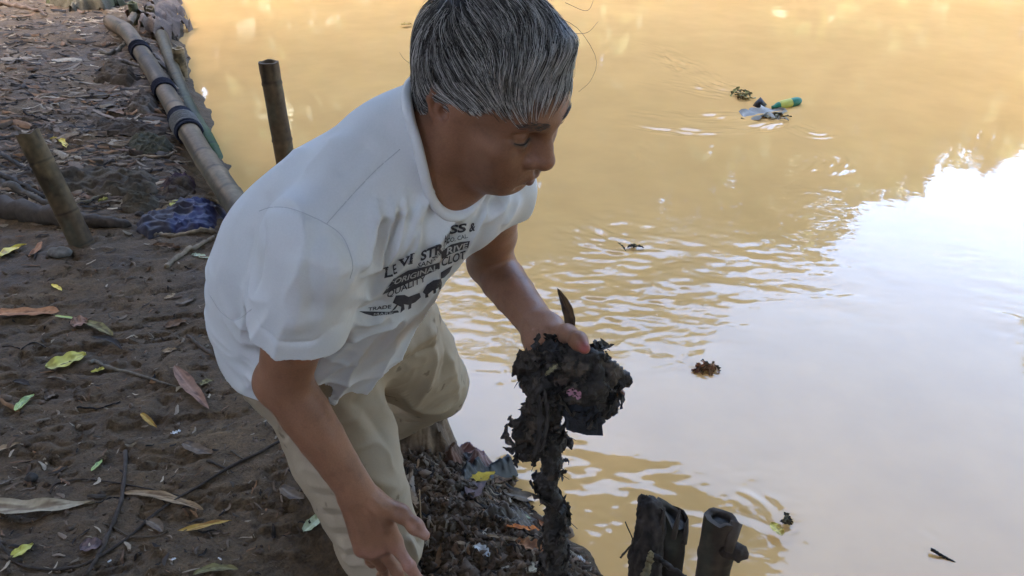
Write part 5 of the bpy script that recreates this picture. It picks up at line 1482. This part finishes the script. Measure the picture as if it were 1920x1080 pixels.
stick('stick', 'short upright peg left of the forked stump', [(1146, 1062), (1147, 1042)], 2.2, (.05, .036, .026), .8, hs=[-.01, .05], group='twigs caught at the stumps')
stick('strip', 'olive bamboo sliver standing before the forked stump', [(1205, 1092), (1217, 1055), (1222, 1035)], 8, (.15, .11, .05), .6, hs=[(1.58,), (1.6,), (1.61,)], group='twigs caught at the stumps', cat='bamboo sliver')

# ---- cloths, sheets and bags pressed into the bank
def sheet(name, label, poly, col, thick_, mat, seed, amp=.02, freq=9, dirs=(0, 1), lift=.006, cat=None, streak=None, col2=None, group=None):
    """a crumpled sheet lying on the bank inside a polygon of photo pixels"""
    pl = np.array([GG(*q)[:2] for q in poly]); lo, hi = pl.min(0), pl.max(0); nn = 64
    gx_ = np.linspace(lo[0], hi[0], nn); gy_ = np.linspace(lo[1], hi[1], nn); A, B = np.meshgrid(gx_, gy_, indexing='ij')
    x, y = A.ravel(), B.ravel(); cx = pl.mean(0)
    ins = np.zeros(len(x), bool); dist = np.full(len(x), 9.0)
    wob = .05 * (hi - lo).mean(); xs = x + wob * fbm2(x * 14, y * 14, 2, seed); ys = y + wob * fbm2(x * 14 + 9, y * 14, 2, seed + 1)
    for i in range(len(pl)):
        a, b = pl[i], pl[(i + 1) % len(pl)]
        c = ((a[1] > ys) != (b[1] > ys)) & (xs < (b[0] - a[0]) * (ys - a[1]) / (b[1] - a[1] + 1e-12) + a[0]); ins ^= c
        ab = b - a; t = np.clip(((xs - a[0]) * ab[0] + (ys - a[1]) * ab[1]) / (ab @ ab + 1e-12), 0, 1)
        dist = np.minimum(dist, np.hypot(xs - a[0] - t * ab[0], ys - a[1] - t * ab[1]))
    sd = np.where(ins, dist, -dist)
    u = x * dirs[0] + y * dirs[1]; v = -x * dirs[1] + y * dirs[0]
    n0 = fbm2(x * 5, y * 5, 2, seed + 3)
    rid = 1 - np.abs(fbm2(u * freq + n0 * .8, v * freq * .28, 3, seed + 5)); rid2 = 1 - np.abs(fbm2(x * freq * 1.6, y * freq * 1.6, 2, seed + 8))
    h = amp * (rid ** 2) * .8 + amp * .5 * rid2 ** 3
    ed = sstep(-.002, .035, sd)
    z = ground_h(x, y) + lift + (thick_ + h) * ed - .03 * (1 - sstep(-.012, .004, sd))
    keep = sd > -.014; mp = -np.ones(len(x), int); mp[keep] = np.arange(keep.sum())
    ii = (np.arange(nn - 1)[:, None] * nn + np.arange(nn - 1)[None]).ravel(); q = np.stack([ii, ii + nn, ii + nn + 1, ii + 1], 1); q = q[keep[q].all(1)]
    c = np.tile(np.asarray(col, float), (len(x), 1)); k = sstep(-.1, .5, fbm2(x * 9, y * 9, 3, seed + 11))[:, None]
    if col2 is not None: c = c * (1 - k) + np.asarray(col2) * k
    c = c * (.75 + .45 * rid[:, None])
    o = put_mesh(name, np.stack([x, y, z], 1)[keep], mp[q], np.clip(c[keep], .004, 1), mat)
    return tag(o, label, cat or name.replace('_', ' '), group)
MUDC = (.085, .062, .043)
sheet('tarpaulin', 'crumpled dark blue tarpaulin beside the bamboo rail', [(257, 418), (280, 408), (318, 396), (340, 384), (378, 380), (425, 398), (408, 428), (372, 436), (328, 437), (275, 452), (256, 440)], (.030, .032, .085), .008, M_TARP, 1, .028, 13, dirs=(.3, .95), col2=(.05, .042, .05), cat='tarpaulin')
sheet('cloth', 'dark purple cloth lying above the blue tarpaulin', [(301, 350), (330, 340), (366, 336), (368, 358), (340, 372), (306, 376)], (.055, .032, .046), .010, M_CLOTH, 2, .02, 22, col2=MUDC, group='cloths trodden into the path')
sheet('cloth', 'grey green crumpled cloth against the rail', [(243, 268), (262, 258), (300, 262), (326, 272), (318, 288), (270, 290), (244, 284)], (.085, .080, .056), .014, M_CLOTH, 3, .022, 24, col2=MUDC, group='cloths trodden into the path')
sheet('cloth', 'long mud caked sheet with folds running across the path', [(108, 332), (180, 322), (260, 326), (302, 340), (296, 366), (230, 372), (150, 360), (112, 346)], (.088, .070, .050), .012, M_CLOTH, 4, .028, 14, dirs=(0, 1), col2=(.062, .047, .034), group='cloths trodden into the path')
sheet('cloth', 'brown bundled rag beneath the purple cloth', [(226, 372), (262, 366), (300, 372), (296, 394), (258, 402), (226, 392)], (.088, .070, .048), .010, M_CLOTH, 5, .02, 24, col2=MUDC, group='cloths trodden into the path')
sheet('cloth', 'dark rag spread on the far half of the path', [(170, 236), (230, 230), (290, 238), (320, 252), (280, 262), (200, 256)], (.072, .055, .042), .008, M_CLOTH, 6, .018, 26, col2=(.085, .066, .05), group='cloths trodden into the path')
sheet('mound', 'low mound of packed mud and fibre beside the rail', [(178, 158), (190, 134), (220, 122), (252, 132), (264, 154), (240, 164), (205, 160)], (.085, .062, .042), .022, M_CLOTH, 7, .016, 30, cat='mud mound', col2=(.105, .086, .066), group='mounds beside the rail')
sheet('mound', 'second mound of rubbish and mud nearer along the rail', [(236, 200), (262, 176), (296, 182), (306, 204), (280, 216), (246, 212)], (.080, .058, .042), .018, M_CLOTH, 8, .018, 26, cat='mud mound', col2=(.11, .088, .068), group='mounds beside the rail')
sheet('sack', 'mud caked pleated sack at the water edge behind the knee', [(742, 838), (752, 806), (790, 792), (822, 790), (846, 806), (858, 830), (838, 846), (800, 852), (760, 852)], (.19, .125, .078), .05, M_CLOTH, 9, .05, 22, dirs=(.55, .83), cat='sack', col2=(.11, .075, .05))
sheet('plastic_sheet', 'red edged plastic sheet half in the water along the soil', [(862, 834), (880, 838), (908, 862), (940, 880), (920, 890), (890, 876), (868, 856)], (.16, .075, .060), .01, M_PLASTIC, 10, .03, 16, cat='plastic sheet', col2=(.062, .052, .046))
sheet('plastic_bag', 'black plastic bag lying at the water edge', [(858, 886), (880, 876), (914, 884), (955, 878), (982, 884), (980, 902), (948, 904), (905, 900), (866, 898)], (.020, .020, .022), .02, M_PLASTIC, 11, .04, 18, cat='plastic bag', col2=(.034, .031, .030))
sheet('clay_lump', 'orange brown lump beside the pleated sack', [(834, 862), (838, 848), (858, 842), (874, 852), (872, 868), (852, 874)], (.20, .10, .065), .04, M_STONE, 12, .03, 14, cat='clay lump', col2=(.13, .075, .05))
sheet('plastic_scrap', 'grey plastic scrap on the soil under the mauve leaf', [(902, 962), (930, 946), (978, 960), (1010, 978), (985, 990), (940, 982), (905, 976)], (.082, .062, .048), .008, M_PLASTIC, 13, .03, 14, cat='plastic scrap', col2=(.085, .062, .045), group=LG)
sheet('husk', 'grey fibrous husk beside the half yellow leaf', [(843, 910), (862, 902), (888, 906), (893, 918), (870, 925), (846, 920)], (.125, .10, .075), .02, M_CLOTH, 14, .03, 24, cat='husk', col2=(.07, .055, .04))
sheet('litter_heap', 'heap of dry leaf litter where the path meets the water', [(272, 74), (276, 44), (292, 16), (306, -14), (330, -14), (346, 20), (354, 48), (346, 72), (312, 82)], (.125, .095, .080), .07, M_CLOTH, 15, .06, 20, cat='leaf litter heap', col2=(.20, .145, .11))
sheet('litter_heap', 'pale heap of bamboo leaves at the far end of the path', [(92, 8), (120, -16), (200, -16), (240, -6), (236, 14), (190, 18), (140, 20)], (.17, .145, .105), .05, M_CLOTH, 16, .05, 20, cat='leaf litter heap', col2=(.11, .11, .06))
# stones and chunks
def chunk(name, label, px, rpx, col, mat, seed, cat, group=None, squash=.7):
    c = GG(*px); r = rpx / px_per_m(c, CR)
    V, F = Field().ell(c + [0, 0, r * .35], (r, r * .85, r * squash)).mesh(c - 1.5 * r, c + 1.6 * r, r / 7)
    V = V + vnormals(V, F) * (r * .22 * fbm3((V - c) / r * 1.3 + seed, 3, seed))[:, None]
    o = put_mesh(name, V, F, np.tile(np.asarray(col, float), (len(V), 1)), mat); return tag(o, label, cat, group)
chunk('stone', 'dark stone above the long pale dry leaf', (60, 898), 12, (.045, .037, .031), M_STONE, 1, 'stone', 'stones and chunks on the mud')
chunk('stone', 'smooth tan stone at the edge right of the mud strand', (1064, 1006), 13, (.24, .17, .115), M_STONE, 2, 'stone', 'stones and chunks on the mud', 1.2)
chunk('wood_chunk', 'grey fibrous wood chunk below the leaning stake', (115, 480), 21, (.125, .108, .09), M_WOOD, 3, 'wood chunk', 'stones and chunks on the mud', .4)
chunk('stone', 'small rounded stone beside the dark log end', (262, 404), 9, (.07, .055, .045), M_STONE, 4, 'stone', 'stones and chunks on the mud')

# ---- rubbish afloat
def floater(name, label, V, F, C, mat, cat, group=None): return tag(put_mesh(name, V, F, C, mat), label, cat, group)
# the bottle
b0, b1 = GW(1448, 201, .012), GW(1502, 188, .022); d = norm(b1 - b0); bl = np.linalg.norm(b1 - b0)
e = bpy.data.objects.new('bottle', None); link(e); e.location = b0
tag(e, 'green and yellow plastic bottle floating at the front of the rubbish raft', 'bottle')
rb = 8.5 / px_per_m(b0, CU)
mb = MB(); tt = np.linspace(.0, 1, 20); prof = np.interp(tt, [0, .08, .16, .35, .8, .93, 1], [.35, .38, .75, 1, 1, .85, .35])
tube(mb, [d * bl * q for q in tt], prof * rb, 14, (.02, .16, .09)); mb.build('body', M_PLASTIC, e)
mb = MB(); tt = np.linspace(.22, .62, 8); tube(mb, [d * bl * q for q in tt], np.interp(tt, [.22, .35, .62], [.88, 1.04, 1.04]) * rb, 14, (.42, .40, .06), caps=False); mb.build('label', M_PLASTIC, e)
def scrap3(px_list, seed, h):
    pts = np.array([GW(a, b, z) for a, b, z in px_list]); c = pts.mean(0); n = len(pts)
    V = np.vstack([pts, c + np.array([0, -.004, h]), c + np.array([.01, .02, -.03])]); F = [(i, (i + 1) % n, n) for i in range(n)] + [((i + 1) % n, i, n + 1) for i in range(n)]
    return V, F
V_, F_ = scrap3([(1411, 198, .0), (1416, 191, .02), (1424, 188, .012), (1438, 196, .006), (1432, 201, 0), (1420, 202, .004)], 1, .045)
floater('plastic_scrap', 'black plastic peak sticking up in the rubbish raft', V_, F_, np.tile([.016, .016, .02], (len(V_), 1)), M_PLASTIC, 'plastic scrap', 'rubbish raft in the current')
g = np.random.default_rng(77)
def leaf_clump(name, label, px, spread, n, cols, size, group=None, cat='leaf clump', up=.03):
    mb = MB(); 
    for k in range(n):
        c = GW(px[0] + g.normal(0, spread[0]), px[1] + g.normal(0, spread[1]), .004 + abs(g.normal(0, up)) * .5)
        a = g.uniform(0, 6.28); dd = np.array([math.cos(a), math.sin(a), g.normal(0, .35)]) * size * g.uniform(.6, 1.3)
        V, F, C = leaf_geo(c - dd / 2, c + dd / 2, size * g.uniform(.25, .5), cols[k % len(cols)], 'torn', .3, .06, (.08, .06, .03), g)
        mb.add(V, F, C)
    V = np.vstack(mb.v); o = put_mesh(name, V, mb.f, np.vstack(mb.c), M_LITTER); return tag(o, label, cat, group)
leaf_clump('leaf_clump', 'pale leaves caught at the rear of the rubbish raft', (1396, 179), (9, 4), 13, [(.36, .33, .13), (.46, .42, .24), (.16, .13, .06)], .075, 'rubbish raft in the current', up=.014)
leaf_clump('leaf_clump', 'sodden twigs and scraps beneath the green bottle', (1452, 219), (10, 4), 10, [(.25, .22, .13), (.10, .08, .05), (.40, .37, .30)], .06, 'rubbish raft in the current', up=.010)
leaf_clump('leaf_clump', 'reddish brown leaf clump floating right of the mud handful', (1324, 690), (12, 4), 16, [(.36, .14, .06), (.26, .10, .05), (.42, .22, .10)], .045, up=.008)
leaf_clump('leaf_clump', 'small dark leaf bits beside the floating yellow leaf', (1473, 976), (3, 4), 4, [(.04, .03, .02), (.10, .08, .04)], .035)
leaf_clump('leaf_clump', 'dark twiggy snag breaking the surface mid river', (1190, 463), (9, 2), 6, [(.07, .06, .05), (.12, .10, .07)], .04, up=.006)
V_, F_, C_ = leaf_geo(GW(1390, 222, .002), GW(1470, 206, .004), .20, (.20, .18, .14), 'torn', .05, .01, (.30, .27, .22), g)
floater('plastic_film', 'grey plastic film awash below the green bottle', V_, F_, C_, M_PLASTIC, 'plastic film', 'rubbish raft in the current')
o = stick('stick', 'dark stick drifting in the pale water at lower right', [(1754, 1034), (1768, 1042), (1784, 1051)], 1.9, (.02, .018, .016), .7, hs=[0, 0, 0], group=None)
for v in o.data.vertices: pass
_c = GW(1769, 1043, .004); o.location = _c
log('props')
# ------------------------------------------------------------------ the handful of black mud and the blade stuck in it
def make_muck():
    g = np.random.default_rng(21)
    d = 1.235
    S = lambda x, y, r, dd=0.0: (P(x, y, d + dd), r * d / FPX)
    f = Field()
    for x, y, r, dd in [(1000, 688, 36, .0), (1030, 668, 30, -.01), (1062, 672, 34, -.02), (1095, 690, 40, -.02), (1128, 704, 36, 0), (1150, 716, 26, .01), (1168, 712, 12, .01), (1183, 716, 5, .01),
                        (1060, 715, 44, .0), (1095, 735, 40, -.01), (1133, 752, 25, .01), (1140, 768, 17, .015), (1020, 722, 34, .0), (1130, 668, 12, 0), (1122, 662, 8, 0), (1085, 762, 34, .01)]:
        c, r = S(x, y, r, dd); f.ell(c, (r, r * .55, r), k=.006)
    # hanging strand
    st = [(1022, 735, 28), (1020, 770, 27), (1026, 805, 23), (1033, 835, 19), (1034, 870, 17), (1026, 905, 21), (1032, 935, 16), (1042, 965, 14), (1042, 1000, 16), (1044, 1035, 19), (1040, 1062, 22)]
    pts = []; 
    top = P(1022, 735, d)
    for x, y, r in st:
        # the strand hangs plumb: same distance from the camera's axis plane, lower with y
        rr = ray(x, y); t = top[1] / rr[1]; pts.append((CAM + rr * t, r * 1.0 * t / FPX))
    f.chain([p for p, r in pts], [r for p, r in pts], k=.008)
    def hang(x, y): rr = ray(x, y); return CAM + rr * (top[1] / rr[1])
    k_ = lambda r, x, y: r * (top[1] / ray(x, y)[1]) / FPX
    # ragged left shreds with a gap through them
    f.chain([hang(1000, 768), hang(978, 792), hang(972, 815), hang(978, 838), hang(990, 850)], [k_(12, 990, 780), .008, .009, .009, .006], k=.006)
    f.chain([hang(1005, 790), hang(998, 825), hang(990, 850), hang(976, 860)], [.010, .009, .008, .003], k=.006)
    f.chain([hang(1012, 800), hang(1008, 840), hang(1000, 872)], [.009, .009, .004], k=.006)
    f.chain([hang(1040, 820), hang(1052, 830), hang(1056, 842)], [.008, .006, .002], k=.006)
    V, F = f.mesh(np.array([-.04, .88, .02]), np.array([.26, 1.24, .82]), .0032)
    N = vnormals(V, F)
    n1 = fbm3(V * 55, 3, 1); n2 = 1 - np.abs(fbm3(V * np.array([120, 120, 80]), 3, 5)); n3 = fbm3(V * 300, 2, 9)
    V = V + N * (.0060 * n1 + .0060 * (n2 - .6) + .0020 * n3)[:, None]
    c = np.array([.030, .0225, .017]) * (1 + .7 * n1)[:, None]
    k = sstep(.25, .7, fbm3(V * 34, 3, 14))[:, None]; c = c * (1 - k) + np.array([.10, .072, .05]) * k
    e = bpy.data.objects.new('mud_handful', None); link(e); e.location = P(1060, 700, d)
    tag(e, 'black ragged handful of mud and rotten fibre hanging from the man\'s hand', 'mud clump')
    L = np.array(e.location)
    mesh_obj('mud_mass', V - L, F, M_MUCK, e, True, np.clip(c, .004, 1))
    # root fibres poking out all over
    mb = MB(); idx = g.choice(len(V), 170, replace=False)
    for i in idx:
        dn = norm(N[i] + g.normal(0, .5, 3) + np.array([0, 0, -.8])); ln = g.uniform(.005, .018) * (2.0 if g.random() < .08 else 1)
        p = np.array([V[i] - N[i] * .003, V[i] + dn * ln * .5 + g.normal(0, .002, 3), V[i] + dn * ln + np.array([0, 0, -.3 * ln])]) - L
        tube(mb, spline(p, 5), np.linspace(.0010, .0003, 5) * g.uniform(.6, 1.5), 4, tuple(np.array([.035, .027, .02]) * g.uniform(.5, 2.2)))
    o = mb.build('root_fibres', M_MUCK, e); o['kind'] = 'stuff'
    # shreds of leaf lying flat in the mud
    mb = MB()
    for q in range(150):
        i = idx[q]; t = norm(np.cross(N[i], g.normal(0, 1, 3)) + np.array([0, 0, -.3]) * (q % 2) + .5 * N[i] * g.random()); ln = g.uniform(.012, .05); p0 = V[i] + N[i] * .001
        Vv, Ff, C = leaf_geo(p0 - t * ln / 2, p0 + t * ln / 2, ln * g.uniform(.3, .7), np.array([.036, .027, .02]) * g.uniform(.5, 3.2), 'torn', .3, .08, (.02, .016, .013), g, nrm=N[i])
        mb.add(Vv - L, Ff, C)
    o = mb.build('leaf_shreds', M_MUCK, e); o['kind'] = 'stuff'
    def part(name, a, b, w, col, shape='torn', da=0.0, mat=M_LITTER, label=None, spots=(.03, .024, .02)):
        A = P(a[0], a[1], d - .042 + da); B_ = P(b[0], b[1], d - .042 + da)
        Vv, Ff, C = leaf_geo(A, B_, w * d / FPX, col, shape, .18, .05, spots, g, nrm=CAM - A)
        oo = mesh_obj(name, Vv - L, Ff, mat, e, True, C)
        if label: oo['label'] = label
    part('pink_scrap', (1062, 733), (1090, 746), 20, (.42, .20, .24), label='crumpled pink scrap stuck in the mud')
    part('leaf_scrap', (1022, 704), (1046, 682), 12, (.26, .22, .12), label='pale dry leaf scrap')
    part('wood_chip', (1034, 715), (1068, 710), 22, (.085, .058, .042), label='brown chip')
    part('fibre_strip', (1009, 735), (1000, 862), 9, (.050, .040, .032), 'strip', da=.01)
    part('fibre_strip', (1021, 730), (1012, 850), 7, (.062, .05, .04), 'strip', da=.005)
    # the dark stiff flap at the lower right
    fl = [(1052, 748), (1100, 742), (1126, 770), (1131, 817), (1100, 816), (1062, 806)]
    v1 = np.array([P(x, y, d - .012 + .02 * (y > 800)) for x, y in fl]); bk = norm(CF) * .004
    Vv = np.vstack([v1, v1 + bk]) - L; n = len(fl)
    Ff = [tuple(range(n))[::-1], tuple(range(n, 2 * n))] + [(i, (i + 1) % n, n + (i + 1) % n, n + i) for i in range(n)]
    mesh_obj('plastic_flap', Vv, Ff, M_MUCK, e, False, np.tile([.018, .018, .021], (2 * n, 1)))
    # the dry blade standing in it
    A = P(1072, 640, d - .012); B_ = P(1045, 541, d + .03)
    Vv, Ff, C = leaf_geo(A, B_, 21 * d / FPX, (.135, .080, .042), 'lance', .35, .02, (.05, .03, .02), g, nrm=CAM - A, mid=(.05, .03, .02))
    bl = put_mesh('dry_blade', Vv, Ff, C, M_LITTER)
    tag(bl, 'stiff dry brown blade sticking up from the mud under the man\'s thumb', 'dry blade')
make_muck(); log('muck')
# ------------------------------------------------------------------ uncountable crumbs and chips on the bank
def crumbs():
    g = np.random.default_rng(31); n = 5200
    px = g.uniform(-20, 1180, n); py = 1090 * g.uniform(0, 1, n) ** .8
    near = g.random(n) < .55; px[near] = g.uniform(740, 1110, near.sum()) + 50 * (g.random(near.sum()) < .35); py[near] = g.uniform(790, 1100, near.sum())
    r_ = ray(0, 0)
    c = np.array([G(a, b, .0) for a, b in zip(px, py)]); s = land(c[:, 0], c[:, 1]); ok = (s > .025) & (np.hypot(c[:, 0] - PIT[0], c[:, 1] - PIT[1]) > .15); c = c[ok]; nr = near[ok]
    c[:, 2] = ground_h(c[:, 0], c[:, 1]); n = len(c)
    size = g.lognormal(-5.5, .45, n) * (.8 + .25 * c[:, 1]) * np.where(nr, 1.15, .8)
    oct_ = np.array([(1, 0, 0), (0, 1, 0), (-1, 0, 0), (0, -1, 0), (0, 0, .8), (0, 0, -.8)], float)
    F0 = np.array([(0, 1, 4), (1, 2, 4), (2, 3, 4), (3, 0, 4), (1, 0, 5), (2, 1, 5), (3, 2, 5), (0, 3, 5)])
    V = c[:, None] + oct_[None] * size[:, None, None] * g.uniform(.6, 1.4, (n, 6, 1)) + g.normal(0, .25, (n, 6, 3)) * size[:, None, None]
    F = (F0[None] + (np.arange(n) * 6)[:, None, None]).reshape(-1, 3)
    C = np.repeat(np.array([.115, .075, .048])[None] * g.uniform(.5, 1.5, (n, 1)), 6, axis=0)
    o = mesh_obj('mud_crumbs', V.reshape(-1, 3), F, M_STONE, None, False, C); tag(o, kind='stuff')
crumbs()
def chips():
    g = np.random.default_rng(32); mb = MB(); k = 0
    cols = [(.15, .105, .07), (.20, .145, .10), (.10, .072, .052), (.26, .20, .14), (.085, .066, .05), (.17, .10, .06), (.03, .022, .017), (.34, .27, .19), (.028, .022, .018), (.22, .12, .06)]
    while k < 3900:
        u = g.random()
        if u < .62: a, b = g.uniform(-20, 340), 400 * g.random() ** 1.1
        elif u < .82: a, b = g.uniform(760, 1150), g.uniform(800, 1085)
        else: a, b = g.uniform(-10, 620), g.uniform(400, 1085)
        p = G(a, b, 0)
        if land(p[0], p[1]) < (.07 if b < 780 else .03) or math.hypot(p[0] - PIT[0], p[1] - PIT[1]) < .17: continue
        k += 1
        far = sstep(2.3, 3.2, p[1]); L = (g.lognormal(-3.5, .45) * (1 + 1.3 * far)) * (.7 if u < .82 else .55)
        an = g.normal(0, .45) + (np.pi if g.random() < .5 else 0) if far > .3 else g.uniform(0, 6.28)
        d = np.array([math.cos(an), math.sin(an), 0]); w = L * g.uniform(.10, .35); s = np.array([-d[1], d[0], 0])
        t = np.linspace(-.5, .5, 5); mid_ = p + d * (t * L)[:, None] + s * (np.sin(t * 5 + g.uniform(0, 6)) * w * .3)[:, None]
        pr = (np.sin(np.pi * (t * .86 + .5)) ** .6 * w / 2)[:, None]
        cen = mid_ + np.array([0, 0, g.uniform(.1, .35) * w])
        V = np.vstack([mid_ - s * pr, cen, mid_ + s * pr])
        V[:, 2] += ground_h(V[:, 0], V[:, 1]) + .003 + np.tile(.10 * L * np.abs(t + g.uniform(-.3, .3)), 3) * g.uniform(0, 1)
        F = [(i, i + 1, 6 + i, 5 + i) for i in range(4)] + [(5 + i, 6 + i, 11 + i, 10 + i) for i in range(4)]
        mb.add(V, F, np.array(cols[g.integers(len(cols))]) * g.uniform(.55, 1.25))
    o = mb.build('leaf_litter', M_LITTER); tag(o, kind='stuff')
chips(); log('litter')
